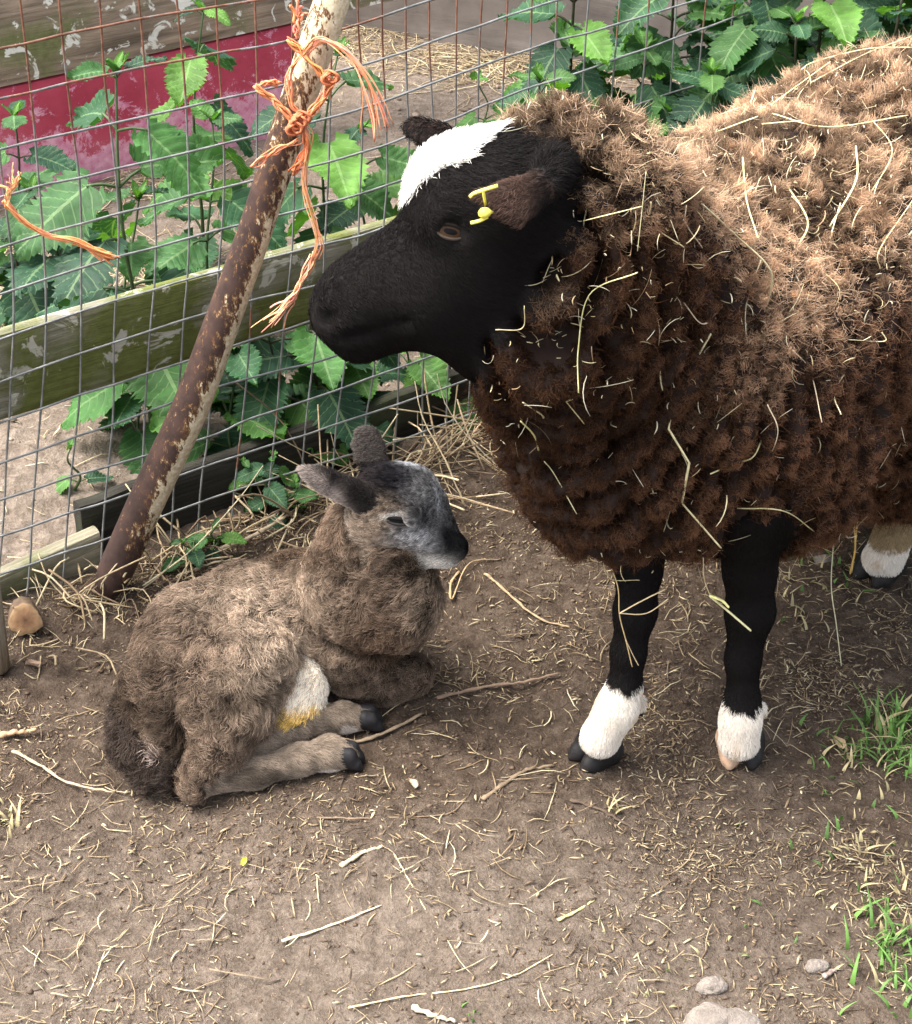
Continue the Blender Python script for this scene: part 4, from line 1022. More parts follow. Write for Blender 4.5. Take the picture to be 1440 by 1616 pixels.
# smooth the wool weight over neighbours
for _ in range(6):
    acc = np.zeros(len(SV)); cn = np.zeros(len(SV)); m4 = wool_w[SQ].mean(1)
    for k in range(4): np.add.at(acc, SQ[:, k], m4); np.add.at(cn, SQ[:, k], 1)
    wool_w = acc/np.maximum(cn, 1)
NK = atY(850, 440, 1.50)      # folds of the fleece ring the root of the neck
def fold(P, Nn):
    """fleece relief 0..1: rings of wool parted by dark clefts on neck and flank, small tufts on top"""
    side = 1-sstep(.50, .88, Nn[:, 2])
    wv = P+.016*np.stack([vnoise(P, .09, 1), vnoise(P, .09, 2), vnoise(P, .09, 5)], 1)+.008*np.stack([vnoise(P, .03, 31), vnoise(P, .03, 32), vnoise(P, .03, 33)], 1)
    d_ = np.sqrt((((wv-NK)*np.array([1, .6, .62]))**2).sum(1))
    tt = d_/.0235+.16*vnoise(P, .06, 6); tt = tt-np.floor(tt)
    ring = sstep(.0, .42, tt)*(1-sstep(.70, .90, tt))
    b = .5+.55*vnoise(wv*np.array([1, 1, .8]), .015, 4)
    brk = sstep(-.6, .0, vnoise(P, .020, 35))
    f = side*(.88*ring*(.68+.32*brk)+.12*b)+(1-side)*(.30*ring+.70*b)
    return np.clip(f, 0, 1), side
FO, SD = fold(SV, SN)
big = vnoise(SV, .10, 8)
SV2 = SV+SN*(wool_w*((FO-.60)*.046*(.35+.65*SD)+.007*big))[:, None]
SN0 = SN; SN = vert_normals(SV2, SQ)
px, py = proj(SV2)
white = ((py < np.interp(px, [560, 610, 640, 665, 700, 735, 748, 754, 790, 803, 810], [352, 338, 316, 290, 262, 254, 246, 228, 205, 190, 100])) & (px > 600) & (px < 812) & ((SL == 1)) & (SV2[:, 1] > HY-.05))
col = np.tile(np.array([.0065, .0052, .0048]), (len(SV2), 1))
col[SL == 0] = (.018, .010, .007)
col[white] = (.75, .72, .66)
lz = SV2[:, 2]+.004*vnoise(SV2, .01, 3)
lw = (SL == 3) & (((lz < np.where(SV2[:, 0] < .235, .110, .088)) & (SV2[:, 1] < 1.75)) | (SV2[:, 1] > 1.75))
col[lw] = (.68, .60, .50)
col[(SL == 3) & (SV2[:, 1] > 1.75) & (lz > .055)] = (.34, .24, .13)
col[SL == 2] = (.03, .018, .013)
sheep = thing('sheep', 'dark brown woolly sheep with black face, white forehead and hay in its fleece', 'sheep')
body = link('body', np_mesh('body', SV2, SQ, True, col), M['skin'], sheep)
BV = BVHTree.FromPolygons([tuple(v) for v in SV2], [tuple(q) for q in SQ.tolist()])
CAMP = Vector((0, 0, CAM_H))
def hit(bvh, px, py):
    d = Vector(raydir(px, py)).normalized(); r_ = bvh.ray_cast(CAMP, d)
    return (np.array(r_[0]), np.array(r_[1])) if r_[0] is not None else (None, None)

# fleece: locks of crimped wool
Q4 = SQ; qw = wool_w[Q4].mean(1); qc = SV2[Q4].mean(1); qn = SN[Q4].mean(1)
facing = (qn*(np.array([0, 0, CAM_H])-qc)).sum(1)/np.linalg.norm(np.array([0, 0, CAM_H])-qc, axis=1)
vis = (sstep(-.45, .0, facing)*.85+.15)*(1-.85*sstep(.66, .80, qc[:, 0]))
LC, LN, LQ = sample_surface(SV2, Q4, SN, 22000*vis*(qw > .35)*np.where(FO[Q4].mean(1) < .34+.12*SD[Q4].mean(1), .05, 1))
nl = len(LC); HP = 50
fo = FO[Q4[LQ]].mean(1); sd = SD[Q4[LQ]].mean(1); LN = nrm(.75*SN0[Q4[LQ]].mean(1)+.25*LN)
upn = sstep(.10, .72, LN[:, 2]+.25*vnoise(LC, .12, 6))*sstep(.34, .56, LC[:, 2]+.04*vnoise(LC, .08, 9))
lw_ = .55+.45*qw[LQ]
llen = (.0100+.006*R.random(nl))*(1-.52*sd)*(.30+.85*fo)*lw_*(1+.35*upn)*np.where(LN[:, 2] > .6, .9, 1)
T1, T2 = tangents(LN)
rdl = nrm(LC-NK); rdl = rdl-LN*(rdl*LN).sum(1, keepdims=True)
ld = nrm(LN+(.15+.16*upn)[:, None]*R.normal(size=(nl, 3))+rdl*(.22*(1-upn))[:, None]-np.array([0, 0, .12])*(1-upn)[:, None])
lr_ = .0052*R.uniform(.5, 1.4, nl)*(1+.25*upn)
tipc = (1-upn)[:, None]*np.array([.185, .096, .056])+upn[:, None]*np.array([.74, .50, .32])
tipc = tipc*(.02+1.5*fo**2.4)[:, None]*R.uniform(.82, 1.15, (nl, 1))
bleach = sstep(.15, .7, vnoise(LC, .05, 12))[:, None]*(R.random((nl, 1)) < .6)
tipc = tipc*(1-bleach*.35)+bleach*.35*np.array([.30, .16, .08])
# chest edge of the fleece is foxier
low = sstep(.30, .22, LC[:, 2])[:, None]; tipc = tipc*(1-.3*low)+.3*low*np.array([.16, .07, .032])
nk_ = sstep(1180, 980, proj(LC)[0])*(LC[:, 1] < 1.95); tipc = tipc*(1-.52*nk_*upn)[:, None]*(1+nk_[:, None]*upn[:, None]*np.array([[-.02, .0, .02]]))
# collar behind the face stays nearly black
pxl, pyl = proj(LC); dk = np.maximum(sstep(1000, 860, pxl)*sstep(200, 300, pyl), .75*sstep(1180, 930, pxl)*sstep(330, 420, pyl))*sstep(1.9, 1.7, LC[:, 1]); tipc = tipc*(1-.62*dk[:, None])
K = 7; t = np.linspace(0, 1, K)
th_ = R.uniform(0, 6.28, (nl, HP)); rr_ = np.sqrt(R.random((nl, HP)))
off = lr_[:, None, None]*rr_[..., None]*(np.cos(th_)[..., None]*T1[:, None, :]+np.sin(th_)[..., None]*T2[:, None, :])
hl = llen[:, None]*R.uniform(.65, 1.12, (nl, HP))*(1-.25*rr_**2)
shape = (1+.15*np.sin(t*math.pi)-.45*t**2)
P = LC[:, None, None, :]-LN[:, None, None, :]*.004+off[:, :, None, :]*shape[None, None, :, None]+ld[:, None, None, :]*(hl[:, :, None]*t[None, None, :])[..., None]
sw = R.normal(size=(nl, 1, 1, 3))*.0016*(1+upn)[:, None, None, None]+R.normal(size=(nl, HP, 1, 3))*.0013
P = P+sw*(t**1.6)[None, None, :, None]
ph = R.uniform(0, 6.28, (nl, 1, 1)); fr = R.uniform(5, 10, (nl, 1, 1))
cr = np.sin(ph+fr*t[None, None, :]+R.normal(0, .5, (nl, HP, 1)))*.0016*t[None, None, :]
P = P+cr[..., None]*T1[:, None, None, :]+(np.cos(ph*1.7+fr*t[None, None, :])*.0015*t[None, None, :])[..., None]*T2[:, None, None, :]
P = P+np.cumsum(R.normal(0, .0006, P.shape), 2)
g = (t**1.3)[None, None, :, None]
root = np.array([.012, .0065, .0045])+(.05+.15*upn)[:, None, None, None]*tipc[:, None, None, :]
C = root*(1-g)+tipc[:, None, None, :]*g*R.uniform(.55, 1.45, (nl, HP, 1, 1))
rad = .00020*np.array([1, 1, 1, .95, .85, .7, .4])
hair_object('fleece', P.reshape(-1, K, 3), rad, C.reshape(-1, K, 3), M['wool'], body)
# loose fuzz standing out of the fleece
FP, FNm, fq = sample_surface(SV2, Q4, SN, 60000*vis*(qw > .5)*sstep(.5, .85, FO[Q4].mean(1)))
n = len(FP); K = 5; t = np.linspace(0, 1, K); fo2 = FO[Q4[fq]].mean(1); FNm = SN0[Q4[fq]].mean(1)
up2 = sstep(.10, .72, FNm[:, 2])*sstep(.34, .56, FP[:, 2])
d = nrm(FNm+.7*R.normal(size=(n, 3))); L = R.uniform(.004, .008, n)*(1+.9*up2)
st_ = FP+FNm*(.002+.005*fo2)[:, None]
P = st_[:, None]+d[:, None]*(L[:, None]*t)[..., None]+R.normal(size=(n, 1, 3))*.004*(t**2)[None, :, None]
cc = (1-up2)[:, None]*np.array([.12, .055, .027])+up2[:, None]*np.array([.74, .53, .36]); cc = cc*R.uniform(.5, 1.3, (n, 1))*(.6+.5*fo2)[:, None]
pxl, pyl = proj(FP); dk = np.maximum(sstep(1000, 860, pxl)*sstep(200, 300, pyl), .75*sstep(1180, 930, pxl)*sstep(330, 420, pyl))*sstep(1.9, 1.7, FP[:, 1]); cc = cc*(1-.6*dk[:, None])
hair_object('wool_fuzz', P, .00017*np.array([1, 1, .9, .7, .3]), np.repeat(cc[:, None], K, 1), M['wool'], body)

# short hair of face, ears and legs
hairless = sstep(.020, .010, np.linalg.norm(SV2[SQ].mean(1)-atY(503, 505, HY-.02), axis=1))
sel = (qw < .65)
HPt, HN, hq = sample_surface(SV2, Q4, SN, np.where(sel, 620000, 0)*(1-.8*hairless)*np.maximum(vis, .25))
EYE = hit(BV, 711, 366)[0]; ok = np.linalg.norm((HPt-EYE)*np.array([1, 1, 1.6]), axis=1) > .0135; HPt, HN, hq = HPt[ok], HN[ok], hq[ok]
n = len(HPt); lab = SL[SQ[hq, 0]]; hx, hy = proj(HPt)
flow = np.where((lab == 3)[:, None], np.array([[0, 0, -1.]]), np.array([[.75, .25, -.45]]))
flow = np.where((lab == 2)[:, None], nrm(np.array([[-.7, -.2, -.5]])), flow)
flow = flow+.25*R.normal(size=(n, 3))+.3*np.stack([vnoise(HPt, .03, 1), vnoise(HPt, .03, 2), vnoise(HPt, .03, 3)], 1)
flow = nrm(flow-HN*(flow*HN).sum(1, keepdims=True))
wq_ = white[SQ[hq]].mean(1); wh = (wq_ > R.random(n)*.9) & (wq_ > 0)
lq_ = lw[SQ[hq]].mean(1); lwh = (lq_ > R.random(n)*.9) & (lq_ > 0)
L = np.where(wh, .0095, .0055)*R.uniform(.6, 1.2, n)
poll = sstep(760, 850, hx)*(lab == 1)*sstep(330, 230, hy); L = L*(1+1.6*poll)
L = np.where(lab == 3, .0045, L); L = np.where((lab == 3) & (HPt[:, 2] < .05), .0075, L)*R.uniform(.8, 1.2, n)
stand = np.where(wh, .55, .30)+.3*poll
K = 4; t = np.linspace(0, 1, K)
P = HPt[:, None]+flow[:, None]*(L[:, None]*t)[..., None]+HN[:, None]*(L[:, None]*stand[:, None]*np.sin(t*1.6))[..., None]
cc = np.array([[.0078, .0062, .0058]])*R.uniform(.6, 1.5, (n, 1))
brn = (lab == 2) & (HPt[:, 1] < HY); bw = (sstep(862, 815, hx)*brn)[:, None]; cc = cc*(1-bw)+bw*np.array([[.080, .048, .036]])*R.uniform(.5, 1.6, (n, 1))
cc = np.where(wh[:, None], np.array([[.82, .79, .73]])*R.uniform(.8, 1.1, (n, 1)), cc)
wl = np.array([[.88, .81, .71]])*(1-.35*sstep(.25, .7, vnoise(HPt, .018, 5))[:, None]*np.array([[.5, .9, 1.3]]))
cc = np.where(lwh[:, None], wl*R.uniform(.75, 1.1, (n, 1)), cc)
hind = (lab == 3) & (HPt[:, 1] > 1.75) & (HPt[:, 2] > .055)
cc = np.where(hind[:, None], np.array([[.36, .26, .14]])*R.uniform(.6, 1.2, (n, 1)), cc)
hair_object('short_hair', P, .00017*np.array([1, 1, .8, .35]), np.repeat(cc[:, None], K, 1), M['blackfur'], body)
# white whiskers of hair on the muzzle
rr = np.random.default_rng(4)

# hooves
def hoof_mesh(toe_dir, L=.030, Wd=.014, Hh=.024):
    """one claw: flat sole, sloping front wall, rounded heel; toe points along +x"""
    F_ = Field((-.03, -.02, -.004), (.04, .02, .04), .0016)
    F_.cone((-.010, 0, .012), (.008, 0, .007), .0125, .0085, .006)
    F_.cone((.004, 0, .006), (.016, -.001, .002), .008, .003, .006)
    F_.cone((-.010, 0, .018), (-.002, 0, .018), .0115, .011, .006)
    F_.ell((0, 0, -.02), np.eye(3), (.06, .05, .02), .002, sub=True)
    V, Qd = F_.mesh(); V[:, 1] *= Wd/.0125*.9; V[:, 2] = np.maximum(V[:, 2], .0); return V, Qd
HVm, HQm = hoof_mesh(None)
def hooves(cx, cy, yaw, gap, cols, sc=1., base_z=0, zoff=0, cat='hoof', parent=None, at=None):
    c0 = atZ(cx, cy, 0) if at is None else np.asarray(at, float)
    d = np.array([math.cos(yaw), math.sin(yaw), 0]); s_ = np.array([-d[1], d[0], 0])
    for k, sg in enumerate((-1, 1)):
        V = HVm*sc; V = c0+V[:, :1]*nrm(d+s_*sg*.04)+V[:, 1:2]*s_+(V[:, 2:]+gz(c0[0], c0[1]))*UP+s_*sg*gap
        c = np.array(cols[k])*(1+.35*fbm(V, .012, 2, k)[:, None]); c = np.broadcast_to(c, V.shape)
        mb = MB(); mb.add(V, HQm, None, c); mb.build('hoof', M['hoof'], parent)
BK = (.016, .0145, .014)
hooves(1167, 1204, math.radians(-92), .0112, ((.50, .33, .22), BK), 1.22, parent=sheep)
hooves(936, 1204, math.radians(-150), .0112, (BK, BK), 1.25, parent=sheep)
hooves(1383, 916, math.radians(-135), .0130, (BK, BK), 1.35, parent=sheep)
# dew claws
for (x, y, Y) in ((1012, 1122, 1.605), (1203, 1128, 1.60)):
    F_ = Field((-.01,)*3, (.01,)*3, .0015); F_.cone((0, 0, .003), (0, 0, -.004), .005, .003); V, Qd = F_.mesh(); mb = MB(); mb.add(V+atY(x, y, Y), Qd, None, BK); mb.build('dew_claw', M['hoof'], sheep)
# eye: ball, lids
def eye_at(bvh, px, py, r, inset, parent, lid_col, iris, tilt, w, h, name='eye', outer=None):
    p, nn = hit(bvh, px, py)
    nn = nrm(nn*.6+nrm(np.array([0, 0, CAM_H])-p)*.4)
    xax = nrm(np.array([math.cos(tilt), .0, math.sin(tilt)])); xax = nrm(xax-nn*np.dot(xax, nn)); yax = np.cross(nn, xax)
    c = p-nn*inset
    nu, nv = 30, 40; uu = np.linspace(0, 1.22, nu); vv = np.linspace(0, 2*math.pi, nv, endpoint=False)
    A_ = uu[:, None]*w*np.cos(vv)[None]; B_ = uu[:, None]*np.where(np.sin(vv) > 0, h, h*.85)[None]*np.sin(vv)[None]; Z_ = np.sqrt(np.maximum(r*r-A_**2-B_**2, 0))
    V = c+A_[..., None]*xax+B_[..., None]*yax+Z_[..., None]*nn; V = V.reshape(-1, 3)
    i = np.arange(nu-1)[:, None]*nv; j = np.arange(nv)[None]; Qd = np.stack([i+j, i+nv+j, i+nv+(j+1) % nv, i+(j+1) % nv], -1).reshape(-1, 4)
    q = (V-c)/r; a = q@xax; b = q@yax
    cc = np.tile(np.array((.012, .008, .006)), (len(V), 1)); ir = (a**2+b**2 < .22); cc[ir] = iris; cc[((b-.03)/.13)**2+(a/.30)**2 < 1] = (.004, .004, .004)
    out_ = (a*r/w)**2+(b*r/np.where(b > 0, h, h*.8))**2 > 1.; cc[out_] = lid_col if outer is None else outer
    mb = MB(); mb.add(V, Qd, None, cc); e = mb.build(name, M['eyeball'], parent)
    # upper and lower lid as almond-shaped rims
    mb = MB(); s = np.linspace(0, math.pi, 15)
    for sg, hh, rr2 in ((1, h, .17), (-1, h*.8, .13)):
        aa = np.cos(s)*w; bb = np.sin(s)*hh*sg; zz = np.sqrt(np.maximum(r*r-aa**2-bb**2, 0))*1.0+.0003
        L_ = c+aa[:, None]*xax+bb[:, None]*yax+zz[:, None]*nn
        V, Qq, T = tube_vf(L_, w*rr2*(.35+.65*np.sin(s)), 7); mb.add(V, Qq, T, lid_col if sg > 0 else tuple(x*4.0 for x in lid_col))
    if outer is not None: mb.build('eyelid', M['skin'], e); return e
    # skin behind the lids
    th3 = np.linspace(0, 2*math.pi, 29)[:-1]; R1 = []; 
    for f, lift in ((1.0, 0), (1.12, -.0), (1.35, -.22)):
        hh = np.where(np.sin(th3) > 0, h, h*.8)*f; aa = np.cos(th3)*w*f; bb = np.sin(th3)*hh
        zz = np.sqrt(np.maximum(r*r-(aa/f)**2-(bb/f)**2, 0))+.0002+lift*r
        R1.append(c+aa[:, None]*xax+bb[:, None]*yax+zz[:, None]*nn)
    V = np.concatenate(R1); i = np.arange(2)[:, None]*28; j = np.arange(28)[None]; Qd = np.stack([i+j, i+28+j, i+28+(j+1) % 28, i+(j+1) % 28], -1).reshape(-1, 4)
    mb.add(V, Qd, None, lid_col); mb.build('eyelid', M['skin'], e); return e
m_, nt_, b_ = mat_new('eyeball', .25, .08); nt_.links.new(attr(nt_, 'col'), b_.inputs['Base Color']); M['eyeball'] = m_
eye_at(BV, 711, 366, .0200, .0168, sheep, (.012, .009, .007), (.050, .026, .013), math.radians(-14), .0118, .0066)
# ear tag: a bar above and a stud under the ear, joined through it
mb = MB()
a, b = atY(742, 307, HY-.108), atY(786, 293, HY-.108); V, Qq, T = tube_vf(spline([a+np.array([0, 0, -.002]), a*.8+b*.2, b], 8), .0023, 8, True, .6); mb.add(V, Qq, T)
a2, b2 = atY(743, 352, HY-.105), atY(770, 342, HY-.105); V, Qq, T = tube_vf(spline([a2, (a2+b2)/2+np.array([0, 0, -.001]), b2], 6), .0020, 8, True, .7); mb.add(V, Qq, T)
V, Qq, T = tube_vf(spline([b2, (b2+atY(764, 330, HY-.104))/2, atY(768, 330, HY-.102)], 6), np.array([.002, .005, .0065, .0065, .005, .003]), 8); mb.add(V, Qq, T)
V, Qq, T = tube_vf(np.array([atY(763, 302, HY-.103), atY(768, 332, HY-.084)]), .0012, 6); mb.add(V, Qq, T)
tag(mb.build('ear_tag', M['tagy'], sheep))
# hay on the fleece
def on_wool(px, py, lift=.020):
    p, nn = hit(BV, px, py)
    if p is None: return None
    return p+nn*lift
HAY = [[(940, 545), (943, 590), (925, 630), (902, 640), (935, 668)], [(1108, 555), (1110, 600), (1085, 650), (1072, 690), (1082, 745), (1102, 790), (1125, 835)],
 [(1110, 345), (1165, 385), (1205, 430), (1230, 490), (1240, 542)], [(1015, 320), (1040, 350), (1072, 390)], [(985, 425), (950, 470), (925, 540), (908, 600)],
 [(780, 505), (812, 500), (840, 498)], [(1338, 335), (1325, 385), (1322, 440)], [(1298, 480), (1305, 530), (1308, 565)], [(1350, 540), (1375, 530), (1400, 525)],
 [(1310, 645), (1330, 615), (1352, 570)], [(1130, 740), (1170, 740), (1205, 715), (1225, 680)], [(830, 615), (840, 650), (855, 668)], [(1225, 640), (1222, 690), (1218, 740)],
 [(1205, 415), (1192, 480), (1195, 560)], [(1000, 280), (1010, 330), (1018, 380)], [(1150, 110), (1230, 190), (1330, 110), (1440, 62)], [(1290, 150), (1360, 105), (1440, 80)],
 [(1230, 200), (1310, 215), (1440, 190)], [(1030, 250), (1090, 235), (1200, 205)], [(1140, 195), (1200, 215), (1290, 205)], [(1270, 130), (1300, 115), (1380, 90), (1440, 95)],
 [(1200, 120), (1212, 150), (1200, 170)], [(1060, 225), (1065, 205), (1068, 190)], [(1390, 200), (1400, 260), (1370, 320)], [(1425, 330), (1400, 400), (1390, 440)],
 [(1170, 270), (1172, 330), (1180, 380)], [(1080, 310), (1085, 350), (1110, 380)], [(1250, 300), (1255, 360), (1258, 400)], [(1340, 250), (1345, 300), (1320, 360)],
 [(955, 870), (980, 905), (1010, 900)], [(830, 640), (850, 690), (862, 730)], [(870, 720), (885, 760), (905, 810)], [(1290, 420), (1320, 470), (1330, 500)],
 [(900, 340), (960, 345), (1010, 338)], [(1090, 470), (1120, 500), (1140, 495)], [(1245, 560), (1290, 600), (1300, 660)], [(1400, 580), (1380, 640), (1350, 690)], [(1180, 790), (1230, 800), (1260, 840)]]
r = np.random.default_rng(8); mbh = MB()
HL = ['long bent pale straw stuck low on the flank above the right foreleg', 'kinked greenish hay stalk on the dark neck wool under the jaw']
big_labels = {0: 'kinked greenish hay stalk on the dark wool below the jaw', 1: 'long crooked pale hay stalk hanging down the middle of the flank', 2: 'thick pale stalk curving down from the shoulder', 4: 'thin dry stem slanting across the neck wool', 15: 'long hay strand draped over the rump from the crest of the back', 6: 'pale hay stem upright near the right edge of the fleece'}
for k, pts in enumerate(HAY):
    P = [on_wool(x, y, (.021 if k in big_labels else .015)+r.normal(0, .002)) for x, y in pts]; P = [p for p in P if p is not None]
    if len(P) < 2: continue
    P = spline(P, 6*len(P)) if k not in (0, 1) else np.concatenate([a_[None]+(b_-a_)*np.linspace(0, .9, 4)[:, None] for a_, b_ in zip(P[:-1], P[1:])]+[P[-1][None]])
    rad_ = {0: .0010, 1: .0015, 2: .0017}.get(k, r.uniform(.0006, .0011))
    V, Qq, T = tube_vf(P, rad_, 5, True, .5, .1); c = np.array((.62, .53, .32))*r.uniform(.8, 1.2)*np.array([1, r.uniform(.95, 1.1), r.uniform(.8, 1.1)])
    if k in big_labels:
        mb = MB(); mb.add(V, Qq, T, c); tag(mb.build('hay_stalk', M['straw'], None), big_labels[k], 'hay', 'hay stalks caught in the fleece')
    else: mbh.add(V, Qq, T, c)
wp, wn, wq = sample_surface(SV2, Q4, SN, 5200*(facing > -.1)*(qw > .6)*(1-.85*sstep(.66, .8, qc[:, 0]))*(.35+.9*sstep(.45, .6, qc[:, 2])))
keep = r.random(len(wp)) < .42+.6*sstep(-.1, .5, vnoise(wp, .06, 33)); wp, wn = wp[keep], wn[keep]; n = len(wp)
a, b = tangents(wn); an = r.uniform(0, 6.28, n); L = .005*(9**(r.random(n)**1.9)); k = 6; t = np.linspace(-.5, .5, k)
ang = an[:, None]+r.normal(0, .5, n)[:, None]*t*2
dx = np.cumsum(np.cos(ang)*(L/k)[:, None], 1); dy = np.cumsum(np.sin(ang)*(L/k)[:, None], 1)
P = (wp+wn*r.uniform(.009, .018, n)[:, None])[:, None]+dx[..., None]*a[:, None]+dy[..., None]*b[:, None]+wn[:, None]*(r.normal(0, .25, n)[:, None]*L[:, None]*t)[..., None]
V, Qd, T, c = batch_tubes(P, r.uniform(.0003, .0008, n), .5, np.array([(.62, .53, .32), (.5, .38, .2), (.68, .62, .44), (.36, .24, .13)])[r.choice(4, n, p=[.4, .2, .25, .15])]*r.uniform(.6, 1.15, (n, 1)))
mbh.add(V, Qd, T, c)
# hay hanging under the brisket and along the back
def hang(pts, Y, rad_, col):
    P = spline([atY(x, y, Y) for x, y in pts], 8*len(pts)); V, Qq, T = tube_vf(P, rad_, 5, True, .5); mbh.add(V, Qq, T, col)
hang([(955, 870), (975, 925), (978, 970), (988, 1010), (998, 1052)], 1.555, .0012, (.62, .46, .22))
hang([(978, 968), (1010, 950), (1050, 930)], 1.55, .0011, (.66, .50, .28)); hang([(988, 1010), (1000, 1035), (1008, 1050)], 1.55, .0009, (.66, .50, .28)); hang([(978, 968), (1020, 968), (1055, 945)], 1.552, .0009, (.66, .50, .28))
hang([(1122, 942), (1150, 965), (1185, 995)], 1.535, .0020, (.72, .66, .36)); hang([(1110, 880), (1112, 915), (1122, 942)], 1.55, .0010, (.6, .45, .25)); hang([(1120, 940), (1140, 948), (1150, 958)], 1.532, .0024, (.75, .70, .28))
hang([(1318, 830), (1312, 920), (1320, 985), (1328, 1050)], 1.70, .0013, (.68, .64, .42)); hang([(1345, 800), (1350, 860), (1342, 905)], 1.80, .0022, (.66, .42, .12)); hang([(1355, 790), (1352, 840), (1345, 900)], 1.80, .0013, (.7, .5, .2))
for k in range(46):
    x0 = r.uniform(920, 1330); y0 = 868+r.uniform(-25, 30)-(.0 if x0 < 1250 else .5*(x0-1250)); Y0 = 1.58+r.uniform(0, .05) if x0 < 1230 else 1.70
    Lp = r.uniform(20, 60); a = r.uniform(-.4, 3.5)
    hang([(x0, y0), (x0+Lp*.5*math.cos(a)+r.normal(0, 6), y0+Lp*.5*abs(math.sin(a))), (x0+Lp*math.cos(a), y0+Lp*abs(math.sin(a))*r.uniform(.3, 1))], Y0, r.uniform(.0004, .0008), np.array((.6, .47, .28))*r.uniform(.7, 1.1))
tag(mbh.build('hay_wisps', M['straw'], None), 'wisps of hay scattered over the back and flank of the sheep', 'hay', 'hay', 'stuff')
# ------------------------------------------------------------------ the lamb
Lm = Field((-.46, 1.42, -.004), (.10, 1.92, .36), .0035)
def ZP(px, py, z, rpx=None):
    p = atZ(px, py, z); return p if rpx is None else (p, rpx*mpp(p))
LH = 1.66   # how far off the head stands
Lm.chain([ZP(268, 1085, .075, 66), ZP(312, 1022, .085, 76), ZP(395, 985, .090, 80), ZP(490, 968, .092, 84), ZP(572, 962, .095, 76), ZP(602, 955, .097, 62)], .03, 'fur')
Lm.cone(ZP(255, 1120, .05), ZP(265, 1170, .035), .036, .026, .02, 'fur')
# chest and neck
Lm.cone(atY(605, 945, 1.68), atY(622, 970, 1.662), .043, .033, .02, 'fur')
Lm.cone(atY(560, 930, 1.685), atY(580, 840, 1.675), .052, .036, .03, 'fur')
Lm.cone(atY(640, 950, 1.655), atY(620, 860, 1.66), .030, .030, .03, 'fur')
# near thigh, stifle, shank
tz = ZP(368, 1068, .085)
Lm.ell(tz, frame(ZP(430, 1010, .085)-ZP(320, 1140, .06), (0, -.8, .6)), (.070, .054, .047), .009, 'fur')
Lm.ball(ZP(405, 1035, .098), .038, .012, 'fur')
Lm.chain([ZP(372, 1120, .07, 52), ZP(350, 1165, .048, 42), ZP(328, 1205, .026, 28), ZP(310, 1238, .014, 17)], .010, 'fur')
Lm.chain([ZP(322, 1232, .014, 20), ZP(400, 1218, .014, 22), ZP(470, 1200, .015, 20), ZP(520, 1188, .016, 22), ZP(545, 1192, .014, 17)], .012, 'shank')
# far hind foot
Lm.chain([ZP(400, 1165, .035, 26), ZP(470, 1150, .022, 22), ZP(540, 1132, .017, 19), ZP(572, 1134, .015, 16)], .012, 'shank')
Lm.ball(ZP(287, 1172, .058), .013, .010, sub=True)
# belly
Lm.cone(ZP(462, 1080, .05), ZP(440, 1130, .035), .036, .026, .02, 'belly')
# fore leg, folded: upper arm, forearm, cannon tucked back
Lm.chain([ZP(545, 1010, .09, 52), ZP(560, 1050, .055, 42), ZP(600, 1066, .035, 29), ZP(650, 1062, .034, 28)], .006, 'fur')
Lm.chain([ZP(648, 1066, .026, 28), ZP(610, 1085, .016, 20), ZP(560, 1095, .013, 17), ZP(520, 1100, .013, 15)], .012, 'fur')
Lm.ball(ZP(560, 1040, .06), .03, .02, 'fur')
# tail
Lm.chain([ZP(205, 1130, .05, 26), ZP(212, 1175, .035, 26), ZP(238, 1210, .022, 24), ZP(275, 1228, .014, 17)], .012, 'tail')
# head
def HB(x, y, r, dy=0, k=.014, t='face'): p = atY(x, y, LH+dy); Lm.ball(p, r*mpp(p), k, t)
def HC(x0, y0, r0, x1, y1, r1, d0=0, d1=0, k=.014, t='face'):
    a = atY(x0, y0, LH+d0); b = atY(x1, y1, LH+d1); Lm.cone(a, b, r0*mpp(a), r1*mpp(b), k, t)
HB(608, 798, 60); HB(638, 780, 48, .005); HB(655, 778, 38)
HC(640, 812, 49, 700, 854, 27, 0, -.015, .014)
HC(690, 850, 24, 716, 866, 18, -.01, -.022, .012)
HC(640, 862, 32, 706, 880, 15, .0, -.02, .014)
HB(600, 850, 44, .005); HB(722, 864, 16, -.022, .008); HB(650, 815, 16, -.040, .012)
HC(690, 790, 16, 705, 825, 12, .01, -.005, .012)
HB(733, 872, 3.5, -.034, .006)
# ears: near one points back-left, far one up
a_, b_ = atY(570, 785, LH-.025), atY(478, 742, LH-.05)
Lm.ell((a_+b_)/2, frame(b_-a_, (.15, -.75, .5)), (.038, .0140, .0036), .008, 'ear')
s1 = a_*.32+b_*.68; Lm.cone(s1, b_+(b_-a_)*.04, .0085, .002, .006, 'ear')
Lm.cone(atY(585, 790, LH-.02), atY(545, 772, LH-.035), .015, .010, .01, 'ear')
a_, b_ = atY(592, 745, LH+.03), atY(578, 680, LH+.04)
Lm.ell((a_+b_)/2, frame(b_-a_, (0, -.9, .3)), (.031, .0180, .0042), .010, 'ear')
s_eye = atY(626, 822, LH-.045); Lm.ball(s_eye, .0075, .010, sub=True)
Lm.cone(atY(731, 893-6, LH-.035), atY(690, 880, LH-.045), .0016, .001, .004, sub=True)
LV, LQd = Lm.mesh(); LNm = vert_normals(LV, LQd)
lnames = ['fur', 'shank', 'belly', 'tail', 'face', 'ear']; LLb = Lm.region(LV, lnames)
LV = LV+LNm*(np.where(LLb == 0, .004, 0)*vnoise(LV, .03, 4))[:, None]
LV[:, 2] = np.maximum(LV[:, 2], -.002)
FB = dict(dark=(.030, .021, .015), mid=(.105, .070, .048), pale=(.30, .225, .165))
